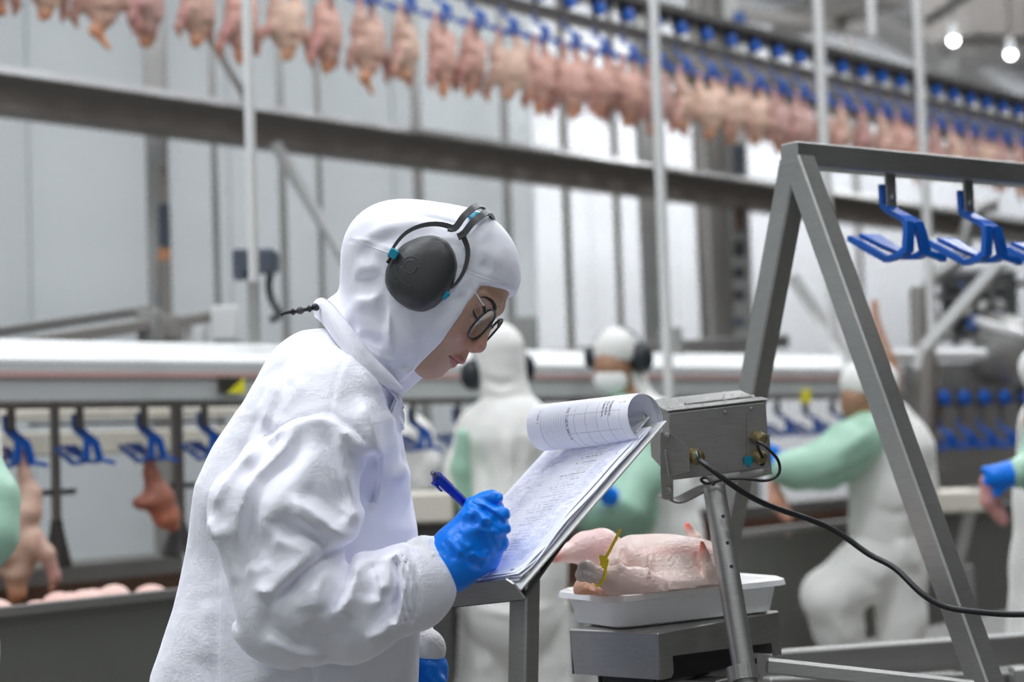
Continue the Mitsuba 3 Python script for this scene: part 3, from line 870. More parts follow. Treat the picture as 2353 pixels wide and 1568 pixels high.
mat('mat_page', pr(proc(page_print), .8), True)
mat('mat_roll', pr(proc(roll_print), .8), True)
mat('mat_paper', pr((.84, .85, .92), .8), True)
mat('mat_board', pr((.03, .03, .032), .4), True)
cb = thing('clipboard', 'clipboard with a thick stack of filled-in forms lying on the sloping tray', 'clipboard')
part(cb, 'board', box(CP(.115, .165, -.007), (.117, .172, .0018), CR, .001), 'mat_alu', label='pale metal board of the clipboard')


def page(b0, b1, a0, a1, n0, curl=0.0, wob=0.0, seed=0, nb=40, na=14):
    g = []
    for b in np.linspace(b0, b1, nb):
        t = (b - b0) / (b1 - b0)
        g.append([CP(a, b, n0 + curl * (1 - min(1, t / .15)) ** 2 * .010 + wob * .0022 * math.sin(seed + 9 * t) * (1 - (a - a0) / (a1 - a0)) ** 2 + wob * .0015 * math.sin(14 * t + seed) * max(0, 1 - (a - a0) / .05)) for a in np.linspace(a0, a1, na)])
    return g


for i in range(7):
    e = RNG.uniform(-.004, .004, 2)
    g, uv = sheet(page(.010 + e[0], .315, .004 + .0016 * (6 - i) + e[1] * .4, .222, -.0045 + .0012 * i, .25, 1.0, i * 1.7), .0005)
    part(cb, 'page', g, 'mat_paper', True)
g, uv = sheet(page(.012, .315, .014, .226, .0045, .2, .8, 3.0, 80, 40), .0005)
part(cb, 'page', g, 'mat_page', True, uv=uv, label='top form with printed rows and blue handwriting')
# metal cover sheet edge under the pages
part(cb, 'clip', cat(box(CP(.10, .322, .004), (.075, .018, .0016), CR, .001), lathe([(0, -.07), (.005, -.07), (.005, .07), (0, .07)], CP(.10, .335, .008), CA, 12)), 'mat_alu', True, label='metal clip')
# turned-over pages: a loose roll at the top
rc0, rc1 = P(1478, 962, 2.34), P(1262, 985, 2.46)
ra = unit(rc1 - rc0); RL = .186
r1 = unit(CN - ra * (CN @ ra)); r2 = np.cross(ra, r1); r2 = r2 if r2 @ CB > 0 else -r2
for i in range(3):
    g = []
    for th in np.linspace(-2.75 + .06 * i, 2.35 - .16 * i, 60):
        rad = .0335 - .0012 * i + .0022 * math.sin(th * 2 + i) - .002 * max(0, th - 1.8)
        # starts at the clip (behind and below), goes over the top and comes down in front
        o = r1 * math.cos(th) * rad * 1.06 - r2 * math.sin(th) * rad
        g.append([rc0 + ra * (a - .004 + .002 * i) + o * (1 + .06 * a) for a in np.linspace(0, RL, 24)])
    g, uv = sheet(g, .0004)
    part(cb, 'turned_page', g, 'mat_roll' if i == 0 else 'mat_paper', True, **({'uv': uv} if i == 0 else {}), label='page turned over into a loose roll' if i == 0 else None)

# heading lettered round the roll
for li, (tx_, a_, t0) in enumerate((('RESPONSÁVEL', .030, -.02), ('PELA AÇÃO', .0365, .10), ('CORRETIVA', .043, .12))):
    m = meshkit.text_mesh(tx_, .0030, .0002); q = []
    for x, y, z in m.vertices:
        th = t0 + x / .0345; rad = .0335 + .0022 * math.sin(th * 2) - .002 * max(0, th - 1.8)
        o = r1 * math.cos(th) * rad * 1.06 - r2 * math.sin(th) * rad
        q.append(rc0 + ra * (a_ - y) + o * (1 + .06 * a_) * (1.012 + z * 20))
    m.vertices = np.array(q); part(cb, 'heading', m, 'mat_dark_grey', label='small printed heading on the turned page')

# ------------------------------------------------------------------ gloved hand
def hand_field():
    c = clip_pt(1090, 1230, .03)
    s = Field(V(c[0] - .08, 2.10, c[2] - .085), V(c[0] + .07, 2.36, c[2] + .08), .0019)
    H = lambda px, py, off: clip_pt(px, py, off)
    k = .009
    D1 = 2.18
    # wrist and palm
    s.chain([(P(1030, 1300, 2.185), .036), (P(1052, 1268, 2.19), .034)], k, 1.0)
    s.cap(P(1050, 1265, 2.19), P(1092, 1192, 2.19), .031, .021, k=k)
    s.cap(P(1055, 1275, 2.19), P(1112, 1238, 2.195), .032, .020, k=k)
    s.cap(P(1058, 1290, 2.19), P(1112, 1275, 2.20), .029, .018, k=k)
    s.cap(P(1050, 1295, 2.19), P(1095, 1290, 2.20), .030, .018, k=k)
    # fingers: knuckle row, first joints on the right edge, tips curled back under
    fing = [[(1092, 1160, 2.190, 17), (1136, 1145, 2.205, 16.5), (1142, 1168, 2.235, 13), (1138, 1195, 2.262, 11)],
            [(1104, 1185, 2.182, 18), (1153, 1184, 2.192, 16), (1152, 1204, 2.232, 13), (1142, 1225, 2.255, 11.5)],
            [(1108, 1218, 2.180, 18), (1156, 1217, 2.188, 14.5), (1148, 1240, 2.226, 12.5), (1130, 1255, 2.25, 11.5)],
            [(1106, 1256, 2.185, 17), (1151, 1250, 2.192, 14), (1134, 1275, 2.222, 12), (1112, 1280, 2.24, 11)]]
    for q in fing: s.chain([(P(x, y, d), r * d / F) for x, y, d, r in q], .009)
    # thumb along the pen on the far side
    s.chain([(P(1060, 1220, 2.21), .017), (P(1090, 1165, 2.235), .0125), (P(1122, 1150, 2.25), .011), (P(1140, 1180, 2.265), .0095)], .006)
    s.ell(P(1116, 1200, 2.208), (.024, .020, .032), k=.010)
    s.cap(P(1110, 1160, 2.205), P(1135, 1195, 2.212), .014, .012, k=.010)
    s.ell(P(1095, 1240, 2.205), (.028, .024, .032), k=.012)
    s.ell(P(1122, 1268, 2.212), (.013, .018, .015), k=.012)
    # heel resting on the paper
    s.cap(P(1075, 1300, 2.205), P(1120, 1290, 2.215), .020, .014, k=.008)
    Q = lambda L: np.array([P(x, y, 2.15) for x, y in L])
    f = lambda L, a, w, w2=None, e=.2: s.fold(Q(L), a * 1.3, w * 1.5, w2 and w2 * 1.7, (1.9, 2.23), fade=.02, ends=e)
    f([(1062, 1166), (1090, 1172), (1125, 1200), (1165, 1235)], .0028, .0022, .0045)
    f([(1080, 1150), (1110, 1158), (1140, 1180), (1166, 1205)], .0026, .002, .004)
    f([(1075, 1156), (1100, 1168), (1130, 1192)], -.0022, .0025)
    f([(1095, 1186), (1120, 1198), (1148, 1232), (1160, 1250)], .0030, .0022, .005)
    f([(1100, 1195), (1118, 1196), (1124, 1206)], .0030, .004)
    f([(1052, 1225), (1085, 1218), (1115, 1208)], .0026, .003, .006)
    f([(1060, 1205), (1090, 1200), (1112, 1200)], -.0016, .005)
    f([(1115, 1208), (1118, 1240), (1130, 1270), (1140, 1288)], .0032, .0025, .005)
    f([(1105, 1218), (1108, 1250), (1116, 1275)], -.0025, .004)
    f([(1128, 1215), (1138, 1245), (1150, 1262)], .0025, .0025, .004)
    f([(1022, 1232), (1040, 1250), (1068, 1276)], .0042, .002, .005)
    f([(1018, 1240), (1035, 1262), (1050, 1290)], -.0030, .0025)
    f([(1045, 1232), (1062, 1252), (1090, 1262)], .0022, .003)
    f([(1078, 1268), (1100, 1280), (1128, 1289)], .0030, .002, .004)
    f([(1070, 1285), (1095, 1300), (1110, 1308)], -.0025, .003)
    f([(1055, 1190), (1072, 1182), (1090, 1188)], .002, .002, .004)
    f([(1166, 1160), (1140, 1162), (1112, 1153), (1088, 1150)], -.0022, .0020, e=.1)
    f([(1178, 1204), (1158, 1201), (1132, 1184), (1104, 1168)], -.0022, .0020, e=.1)
    f([(1178, 1236), (1156, 1232), (1134, 1212), (1116, 1194)], -.0022, .0020, e=.1)
    f([(1135, 1140), (1143, 1128), (1146, 1150)], -.002, .002)
    s.clip(lambda X, Y, Z: -((X - C0[0]) * CN[0] + (Y - C0[1]) * CN[1] + (Z - C0[2]) * CN[2] - .0048), .002)
    return s


hand = hand_field().mesh(2)
gk = part(person, 'glove', hand, 'mat_glove', True, label='blue glove on the writing hand')
# gathered mouth of the glove, tucked into the cuff
rim = [P(1034 + 24 * math.cos(t) * .55 - 40 * math.sin(t) * .22, 1280 - 50 * math.sin(t) - 8 * math.cos(t), 2.185 - .030 * math.cos(t)) for t in np.linspace(0, 2 * math.pi, 40, endpoint=False)]
part(gk, 'rolled_rim', tube(rim, .0022, 8, closed=True), 'mat_glove', True)
# left hand, hanging below the far cuff
s = Field(P(980, 1560, 2.45) + V(-.07, -.07, -.12), P(980, 1560, 2.45) + V(.06, .08, .07), .003)
s.chain([(P(965, 1490, 2.45), .024), (P(978, 1540, 2.45), .030), (P(975, 1600, 2.44), .030)], .01)
for i in range(4): s.chain([(P(985 - 14 * i, 1590, 2.42 + .018 * i), .012), (P(1003 - 16 * i, 1625, 2.43 + .018 * i), .010), (P(990 - 16 * i, 1655, 2.43 + .018 * i), .009)], .005)
s.chain([(P(990, 1545, 2.43), .014), (P(1008, 1575, 2.42), .0115), (P(1006, 1610, 2.42), .010)], .006)
for L in ([(955, 1515), (985, 1530), (1010, 1525)], [(965, 1540), (990, 1548), (1008, 1560)], [(985, 1510), (990, 1540), (984, 1570)]): s.fold(np.array([P(x, y, 2.42) for x, y in L]), .003, .003, .006)
part(person, 'glove', s.mesh(2), 'mat_glove', True)

# pen
pt, pb = P(1003, 1095, 2.19), clip_pt(1140, 1226, .012)
pd = unit(pb - pt); pl = np.linalg.norm(pb - pt)
mat('mat_pen', pr((.004, .012, .30), .25, specular=.5), True); mat('mat_clear_tip', pr((.10, .10, .16), .2), True)
pen = thing('pen', 'dark blue ballpoint pen with a clip, held in the gloved hand', 'pen')
part(pen, 'barrel', lathe([(0, 0), (.0062, 0), (.0068, .001), (.0068, .034), (.0062, .035), (.0062, pl - .02), (.0045, pl - .01), (.0012, pl), (0, pl)], pt, pd, 8), 'mat_pen', 20)
part(pen, 'push_button', lathe([(0, -.011), (.0025, -.0108), (.0036, -.009), (.0036, 0), (0, 0)], pt, pd, 16), 'mat_clear_tip', 40)
_pa = unit(V(-.6, -.3, -.75) - pd * (V(-.6, -.3, -.75) @ pd))
part(pen, 'clip', cat(box(pt + pd * .006 + _pa * .008, (.0045, .003, .0035), np.stack([pd, _pa, np.cross(pd, _pa)]), .0008), box(pt + pd * .013 + _pa * .0095, (.010, .0011, .0024), np.stack([pd, _pa, np.cross(pd, _pa)]), .0005)), 'mat_pen')

# ------------------------------------------------------------------ earmuffs
em = thing('earmuffs', 'black earmuffs with teal clips worn over the woman\'s white hood', 'earmuffs')
EC = P(968, 632, 2.27)
# cup frame: outline directions in the photograph, axis towards the camera
cx, cy = _r, _u; cz = unit(-_f - .10 * _r + .12 * _u); cx = unit(cx - cz * (cx @ cz)); cy = np.cross(cz, cx)
outl = np.array([(885, 652), (887, 620), (903, 585), (930, 560), (965, 545), (1000, 541), (1030, 556), (1048, 585), (1053, 615), (1046, 648), (1028, 680), (1005, 705), (975, 719), (945, 715), (915, 697), (895, 675)], float)
ang = np.linspace(0, 2 * math.pi, 96, endpoint=False)
oc = np.stack([np.interp(ang, np.linspace(0, 2 * math.pi, 17), np.r_[outl[:, k], outl[0, k]]) for k in (0, 1)], 1)
for _ in range(4): oc = (np.roll(oc, 1, 0) + np.roll(oc, -1, 0) + 2 * oc) / 4
o2 = (oc - [968, 632]) * 2.27 / F; o2[:, 1] *= -1


def cup(levels, cap=True):
    """Rings of the cup outline at (scale, height)."""
    v, f, n = [], [], len(o2)
    for sc, hgt in levels: v += [EC + cx * a * sc + cy * b * sc + cz * hgt for a, b in o2]
    for k in range(len(levels) - 1):
        for i in range(n): j = (i + 1) % n; f += [[k * n + i, (k + 1) * n + i, (k + 1) * n + j], [k * n + i, (k + 1) * n + j, k * n + j]]
    if cap:
        e = len(v); v.append(EC + cz * levels[-1][1] * 1.0); m = (len(levels) - 1) * n
        f += [[m + i, e, m + (i + 1) % n] for i in range(n)]
    m = trimesh.Trimesh(v, f, process=False); m.invert()
    return m


dome = [(1.0, -.004), (1.0, .004), (.985, .008)] + [(math.sqrt(max(0, 1 - (t / 1.0) ** 2.3)) * .985, .008 + .026 * t) for t in np.linspace(.08, .985, 22)]
mat('mat_cup', bumped(pr((.045, .046, .048), .38, specular=.5), lambda p, n, uv: .0004 * nz(p.x * 1400, p.y * 1400, p.z * 1400), 1.0), True)
cupk = part(em, 'cup', cup(dome), 'mat_cup', True)
part(cupk, 'rim', cup([(1.0, -.010), (1.035, -.008), (1.035, -.003), (1.0, -.001)], False), 'mat_teal', True, label='teal seam ring')
part(cupk, 'cushion', cup([(.90, -.030), (.99, -.026), (1.02, -.018), (.99, -.007)], False), 'mat_black', True)


def on_cup(px, py, lift=.0):
    a, b = (px - 968) * 2.24 / F, -(py - 632) * 2.24 / F
    th = np.arctan2(b, a); ro = np.interp(th, *(lambda q: (q[0][np.argsort(q[0])], q[1][np.argsort(q[0])]))((np.arctan2(o2[:, 1], o2[:, 0]), np.hypot(*o2.T))), period=2 * math.pi)
    q = min(.999, math.hypot(a, b) / ro / .985); t = (1 - q * q) ** (1 / 2.3)
    return EC + cx * a + cy * b + cz * (.008 + .026 * t + lift)


arc = lambda c, r, a0, a1, n=30: [on_cup(c[0] + r * math.cos(t), c[1] + r * math.sin(t), .0002) for t in np.radians(np.linspace(a0, a1, n))]
part(cupk, 'emblem', cat(tube(arc((952, 622), 15, 170, 350), .0006, 6), tube(arc((952, 622), 15, 0, 150), .0006, 6), tube(arc((953, 622), 24, 190, 345), .0006, 6), tube([on_cup(964, 622), on_cup(975, 622)], .0006, 6), tube([on_cup(928, 622), on_cup(936, 624)], .0006, 6)), 'mat_dark_grey', True, label='raised round emblem')
part(cupk, 'groove_line', cat(tube(arc((965, 618), 50, 105, 200), .0005, 6)), 'mat_dark_grey', True)


def cup_text(t, px, py, hgt, rot):
    m = meshkit.text_mesh(t, 1.0, .1); v = m.vertices; c, s_ = math.cos(rot), math.sin(rot)
    x, y = v[:, 0] * hgt, -v[:, 1] * hgt
    m.vertices = np.array([on_cup(px + a * c - b * s_, py + a * s_ + b * c, .0004 * (z > .05) - .0003) for a, b, z in zip(x, y, v[:, 2])]); return m


part(cupk, 'lettering', cup_text('LE', 906, 652, 8.5, math.radians(38)), 'mat_dark_grey')
fl = lambda L, n=50: spline([P(*q) for q in L], n)


def strap(pts, w, t, nrm):
    """A flat band of width w and thickness t along pts, its face along nrm."""
    pts = np.asarray(pts); d = np.gradient(pts, axis=0); d /= np.linalg.norm(d, axis=1, keepdims=True); nn = np.broadcast_to(nrm, pts.shape); nn = nn - d * (nn * d).sum(1, keepdims=True); nn /= np.linalg.norm(nn, axis=1, keepdims=True)
    s_ = np.cross(d, nn); ww = np.broadcast_to(w, (len(pts),))[:, None] / 2
    ring = [pts + s_ * ww + nn * t / 2, pts - s_ * ww + nn * t / 2, pts - s_ * ww - nn * t / 2, pts + s_ * ww - nn * t / 2]
    v = np.stack(ring, 1).reshape(-1, 3); N = len(pts); f = []
    for i in range(N - 1):
        for k in range(4): a, b = i * 4 + k, i * 4 + (k + 1) % 4; f += [[a, b, b + 4], [a, b + 4, a + 4]]
    f += [[0, 2, 1], [0, 3, 2]]; e = (N - 1) * 4; f += [[e, e + 1, e + 2], [e, e + 2, e + 3]]
    m = trimesh.Trimesh(v, f, process=False); m.fix_normals(); return m


mat('mat_band', pr((.045, .045, .05), .38, specular=.5), True)
wn = unit(-_f)
part(em, 'wire', strap(fl([(893, 590, 2.252), (905, 568, 2.250), (930, 538, 2.252), (965, 520, 2.256), (1000, 515, 2.258), (1040, 524, 2.258)]), np.linspace(.0032, .0070, 50), .004, wn), 'mat_band', 30)
part(em, 'wire', strap(fl([(1036, 662, 2.262), (1058, 638, 2.262), (1073, 600, 2.262), (1074, 570, 2.262), (1066, 548, 2.260), (1060, 535, 2.258)]), np.linspace(.0035, .0075, 50), .004, wn), 'mat_band', 30)
top = 2.35
part(em, 'headband', strap(fl([(1030, 524, 2.258), (1043, 525, 2.258), (1060, 505, 2.262), (1078, 486, 2.272), (1095, 474, 2.292), (1110, 477, 2.33), (1116, 488, 2.37), (1112, 520, 2.43)]), .0085, .0035, unit(-_f + _u * .5 + _r * .3)), 'mat_band', 30)
part(em, 'headband', strap(fl([(1052, 545, 2.258), (1062, 540, 2.258), (1082, 516, 2.262), (1103, 498, 2.272), (1118, 488, 2.292), (1130, 497, 2.33), (1129, 514, 2.37), (1118, 540, 2.43)]), .0085, .0035, unit(-_f + _u * .5 + _r * .3)), 'mat_band', 30)
part(em, 'band_pad', strap(fl([(1080, 500, 2.29), (1092, 494, 2.30), (1110, 494, 2.33), (1120, 505, 2.37)]), .012, .003, unit(-_f + _u)), 'mat_teal', 30)
for (x, y, rot, d) in ((904, 583, 1.05, 2.246), (1021, 676, 2.3, 2.256)):
    o = P(x, y, d); a = math.cos(rot) * _r + math.sin(rot) * _u; b_ = np.cross(wn, a)
    part(em, 'clip', cat(box(o, (.0062, .0058, .0045), np.stack([a, b_, wn]), .0015), *[box(o + a * q + wn * .0045, (.0004, .0052, .0006), np.stack([a, b_, wn])) for q in np.linspace(-.004, .004, 5)]), 'mat_teal')
for q in ([P(899, 590, 2.25), P(890, 605, 2.25)], [P(1015, 680, 2.26), P(1003, 688, 2.265)]): part(em, 'wire_end', tube(q, .0022, 8), 'mat_black', True)
# far cup, hidden behind the head
s = EC + _f * .165; part(em, 'cup', trimesh.creation.icosphere(3, 1).apply_scale((.045, .018, .048)).apply_translation(s), 'mat_cup', True)

# ------------------------------------------------------------------ glasses
gl = thing('glasses', 'round thin framed glasses on the woman\'s nose', 'glasses')
mat('mat_lens', {'type': 'thindielectric', 'int_ior': 1.5})
mat('mat_frame', pr((.035, .037, .04), .25, specular=.6, metallic=.3), True)
mat('mat_silver', {'type': 'roughconductor', 'material': 'Al', 'alpha': .2}, True)


def lens_ring(sd):
    out = []
    for t in np.linspace(0, 2 * math.pi, 56, endpoint=False):
        c, s_ = math.cos(t), math.sin(t); rr = (1 / (abs(c) ** 2.5 + abs(s_) ** 2.5)) ** (1 / 2.5)
        du, ds = .0240 * s_ * rr, .0245 * c * rr
        out.append((.1060 - .06 * du - .10 * ds, .0070 + du, sd * (.0325 + ds)))
    return out


for sd in (1, -1):
    rg = [HP(*q) for q in lens_ring(sd)]
    part(gl, 'rim', tube(rg, .0016, 8, closed=True), 'mat_frame', True)
    c = np.mean(rg, 0); m = trimesh.Trimesh(np.vstack([rg, [c]]), [[i, (i + 1) % 56, 56] for i in range(56)], process=False)
    part(gl, 'lens', m, 'mat_lens', True)
part(gl, 'bridge', tube(spline([HP(.1075, .012, .009), HP(.1105, .015, 0), HP(.1075, .012, -.009)], 14), .0015, 8), 'mat_frame', True)
for sd in (1, -1):
    h_ = HP(.100, .0235, sd * .0560)
    part(gl, 'temple', tube([h_, HP(.096, .027, sd * .060), HP(.052, .036, sd * .070)], .0011, 8), 'mat_silver', True)
    part(gl, 'hinge', tube([HP(.1035, .020, sd * .0535), HP(.097, .0260, sd * .0595)], .0020, 8), 'mat_frame', True)
# ================================================================== weighing place: platform, tray, bird, indicator
def solve_t(o, d, px, lo=-.5, hi=6):
    """The t at which o + t d shows in column px."""
    g = lambda t: (lambda q: FW / 2 + F * (q @ _r) / (q @ _f) - px)(o + d * t - CAM)
    for _ in range(60):
        m = (lo + hi) / 2
        if g(lo) * g(m) <= 0: hi = m
        else: lo = m
    return lo


UP = V(0, 0, 1)
S0 = P(1512, 1455, 2.45)
s1, s2, s3 = axes3(1512, 1455, (278, -51), (-200, -9), (.06, 1))
scale = thing('weighing_platform', 'stainless steel weighing platform under the white tray', 'scale')
SR = np.stack([s1, s2, s3])
SL, SWd, SH = .292, .170, .066


def SP(a, b, c): return S0 + s1 * a + s2 * b + s3 * c


t_ = .0018
part(scale, 'top_plate', box(SP(SL / 2, SWd / 2, .003), (SL / 2, SWd / 2, .003), SR, .002), 'mat_steel')
part(scale, 'skirt', prism([(0, .002), (SWd, .002), (SWd - .006, SH), (.003, SH)], SP(.0005, 0, 0), s2, s3, s1, t_), 'mat_steel', label='deep left side of the cover')
part(scale, 'skirt', prism([(0, .002), (SL, .002), (SL, SH - .002), (SL - .004, SH), (SL - .022, SH), (SL - .024, SH - .020), (.030, SH - .030), (.030, SH - .006), (.024, SH), (.002, SH)], SP(0, .0005, 0), s1, s3, s2, t_), 'mat_steel', label='notched side of the cover')
part(scale, 'skirt', prism([(0, .002), (SL, .002), (SL, SH), (0, SH)], SP(0, SWd - .003, 0), s1, s3, s2, t_), 'mat_steel')
part(scale, 'skirt', prism([(0, .002), (SWd, .002), (SWd, SH), (0, SH)], SP(SL - .003, 0, 0), s2, s3, s1, t_), 'mat_steel')
part(scale, 'load_beam', box(SP(SL / 2, SWd / 2, .055), (SL * .42, .05, .026), SR, .004), 'mat_black')
base = thing('scale_base', 'steel base frame on a column under the weighing platform', 'stand')
bc = SP(SL / 2, SWd / 2, .100)
part(base, 'frame', cat(box(SP(SL / 2, SWd / 2, .092), (SL * .5, .02, .008), SR, .002), box(SP(SL / 2, SWd / 2, .092), (.02, SWd * .5, .008), SR, .002)), 'mat_steel')
for a in (.03, SL - .03):
    for b_ in (.03, SWd - .03):
        part(base, 'levelling_screw', lathe([(0, 0), (.006, 0), (.006, .006), (.0035, .007), (.0035, .03), (0, .03)], SP(a, b_, .100), -s3, 10), 'mat_black')
part(base, 'column', bar((bc[0], bc[1], .02), (bc[0], bc[1], bc[2] - .004), .06, .06, (0, 1, 0)), 'mat_steel')
part(base, 'foot_plate', box((bc[0], bc[1], .01), (.16, .13, .01), None, .003), 'mat_steel')
part(base, 'arm', bar(P(1760, 1530, 2.53), P(2240, 1582, 2.50), .02, .022), 'mat_steel')

# tray
mat('mat_tray', pr((.88, .88, .89), .3, specular=.5), True)
_n = s3; _d = ray(1423, 1449); TB = CAM + _d * (((S0 - CAM) @ _n) / (_d @ _n)) - s3 * .001
k1, k2, k3 = axes3(1420, 1420, (412, -62), (-86, -20), (.06, 1))
k3 = s3; k1 = unit(k1 - k3 * (k1 @ k3)); k2 = np.cross(k3, k1); k2 = k2 if k2 @ _f > 0 else -k2
TL, TW, TH = .276, .142, .050


def rrect(x0, x1, y0, y1, r, n=8):
    out = []
    for cx_, cy_, a in ((x1 - r, y0 + r, -90), (x1 - r, y1 - r, 0), (x0 + r, y1 - r, 90), (x0 + r, y0 + r, 180)):
        out += [(cx_ + r * math.cos(t), cy_ + r * math.sin(t)) for t in np.radians(np.linspace(a, a + 90, n))]
    return out


def loft(levels, o, ex, ey, ez, cap0=True, cap1=True):
    """Closed rings [(outline, height)] joined; caps at the first and last."""
    v, f = [], []; n = len(levels[0][0])
    for ring, h in levels: v += [o + ex * a + ey * b + ez * h for a, b in ring]
    for k in range(len(levels) - 1):
        for i in range(n): j = (i + 1) % n; f += [[k * n + i, k * n + j, (k + 1) * n + j], [k * n + i, (k + 1) * n + j, (k + 1) * n + i]]
    for on, k, fl_ in ((cap0, 0, 1), (cap1, len(levels) - 1, 0)):
        if on:
            e = len(v); v.append(np.mean(v[k * n:(k + 1) * n], 0)); f += [[k * n + i, k * n + (i + 1) % n, e][::-1 if fl_ else 1] for i in range(n)]
    m = trimesh.Trimesh(v, f, process=False)
    if np.dot(np.cross(ex, ey), ez) < 0: m.invert()
    return m


rr_ = lambda e, r: rrect(-e, TL + e, -e, TW + e, r)
tray = thing('tray', 'white plastic tray on the weighing platform, holding the tagged chicken', 'tray')
part(tray, None, loft([(rr_(-.006, .018), 0), (rr_(0, .024), .003), (rr_(.010, .030), TH - .004), (rr_(.0105, .03), TH - .002), (rr_(.021, .038), TH - .009), (rr_(.0235, .04), TH - .009), (rr_(.022, .04), TH - .001), (rr_(.012, .031), TH + .003), (rr_(.0075, .028), TH), (rr_(-.003, .022), .006), (rr_(-.009, .016), .004)], TB, k1, k2, -k3), 'mat_tray', 35)


def TP(a, b, c): return TB + k1 * a + k2 * b - k3 * c


# ------------------------------------------------------------------ the bird in the tray
def pores(p, n, uv):
    a = nz(p.x * 260, p.y * 260, p.z * 260)
    return .0011 * smo(.5, .85, a) + .0005 * nz(p.x * 480, p.y * 480, p.z * 480) + .0010 * nz(p.x * 70, p.y * 70, p.z * 70)


mat('mat_chicken', bumped(pr(VC, .30, specular=.5, clearcoat=.35, clearcoat_gloss=.9), pores, .55), True)


def bird_field():
    c = P(1480, 1300, 2.55)
    s = Field(c + V(-.19, -.17, -.075), c + V(.17, .20, .085), .0024)
    R = lambda r, D: r * D / F
    n = lambda x, y, r, D: (P(x, y, D), R(r, D))
    BR = np.stack([k1, k2, k3])
    s.ell(P(1552, 1312, 2.585), (.090, .062, .050), BR, .02)
    s.ell(P(1510, 1300, 2.58), (.060, .052, .042), BR, .02)
    s.ell(P(1605, 1318, 2.60), (.055, .058, .040), BR, .02)
    s.cap(P(1450, 1258, 2.585), P(1625, 1284, 2.62), .017, .012, k=.02)
    s.ell(P(1440, 1290, 2.57), (.024, .040, .030), BR, .012)
    s.ell(P(1560, 1350, 2.53), (.06, .035, .025), BR, .02)
    # thighs and drumsticks
    s.chain([n(1440, 1302, 38, 2.64), n(1382, 1262, 45, 2.645), n(1345, 1262, 38, 2.64), n(1305, 1272, 20, 2.63), n(1280, 1280, 12, 2.62)], .008)
    s.ell(P(1276, 1281, 2.62), (.011, .009, .009), k=.004)
    s.chain([n(1505, 1352, 34, 2.48), n(1462, 1345, 40, 2.465), n(1420, 1337, 36, 2.455), n(1388, 1326, 23, 2.45), n(1366, 1318, 17, 2.445)], .007)
    s.ell(P(1347, 1305, 2.44), (.0125, .012, .011), k=.004); s.ell(P(1337, 1322, 2.445), (.010, .011, .010), k=.004); s.ell(P(1358, 1328, 2.44), (.010, .009, .008), k=.003)
    s.ell(P(1344, 1306, 2.425), (.003, .006, .003), k=.002, sub=True); s.ell(P(1358, 1318, 2.425), (.0028, .006, .0035), k=.002, sub=True)
    s.cap(P(1341, 1320, 2.430), P(1354, 1324, 2.430), .0045, .0042, k=.003)
    # tail fat and cavity edge
    s.ell(P(1352, 1355, 2.51), (.022, .028, .020), k=.008); s.ell(P(1395, 1362, 2.50), (.022, .028, .016), k=.008); s.ell(P(1415, 1300, 2.55), (.016, .025, .016), k=.008)
    s.chain([n(1385, 1350, 30, 2.55), n(1450, 1340, 50, 2.57)], .02)
    # wings standing up
    s.chain([n(1645, 1345, 24, 2.53), n(1630, 1310, 17, 2.525), n(1618, 1275, 11, 2.525), n(1613, 1247, 5, 2.525)], .006)
    s.chain([n(1625, 1275, 16, 2.67), n(1598, 1238, 14, 2.68), n(1582, 1215, 8, 2.68), n(1578, 1203, 4, 2.68)], .006)
    Q = lambda L: np.array([P(x, y, 2.52) for x, y in L]); y_ = (2.3, 2.60)
    f = lambda L, a, w, w2=None: s.fold(Q(L), a, w, w2, y_)
    f([(1425, 1250), (1420, 1280), (1428, 1310)], .004, .003, .006)
    f([(1487, 1262), (1485, 1290), (1479, 1325)], .0040, .002, .003); f([(1500, 1262), (1498, 1285), (1488, 1315)], .002, .002)
    f([(1440, 1250), (1434, 1280), (1440, 1305)], -.002, .003); f([(1520, 1330), (1540, 1345), (1600, 1350)], -.003, .006)
    f([(1510, 1340), (1516, 1352), (1514, 1362)], .003, .002); f([(1600, 1270), (1606, 1300), (1620, 1330)], -.004, .005)
    f([(1335, 1345), (1355, 1352), (1372, 1366)], .003, .003); f([(1350, 1365), (1380, 1362)], -.003, .003)
    f([(1380, 1302), (1384, 1326), (1378, 1345)], -.0015, .003)
    # rests on the bottom of the tray
    lim = TB - k3 * .0055
    s.clip(lambda X, Y, Z: (X - lim[0]) * k3[0] + (Y - lim[1]) * k3[1] + (Z - lim[2]) * k3[2], .006)
    def inner(X, Y, Z):
        X, Y, Z = X - TB[0], Y - TB[1], Z - TB[2]
        a = X * k1[0] + Y * k1[1] + Z * k1[2]; b = X * k2[0] + Y * k2[1] + Z * k2[2]; c_ = -(X * k3[0] + Y * k3[1] + Z * k3[2])
        q = np.maximum(np.maximum(.001 - a, a - TL + .001), np.maximum(.001 - b, b - TW + .001))
        return np.where(c_ < TH + .004, q - .0001 - np.clip(c_, 0, TH) * .2, -1)
    s.clip(inner, .004)
    return s


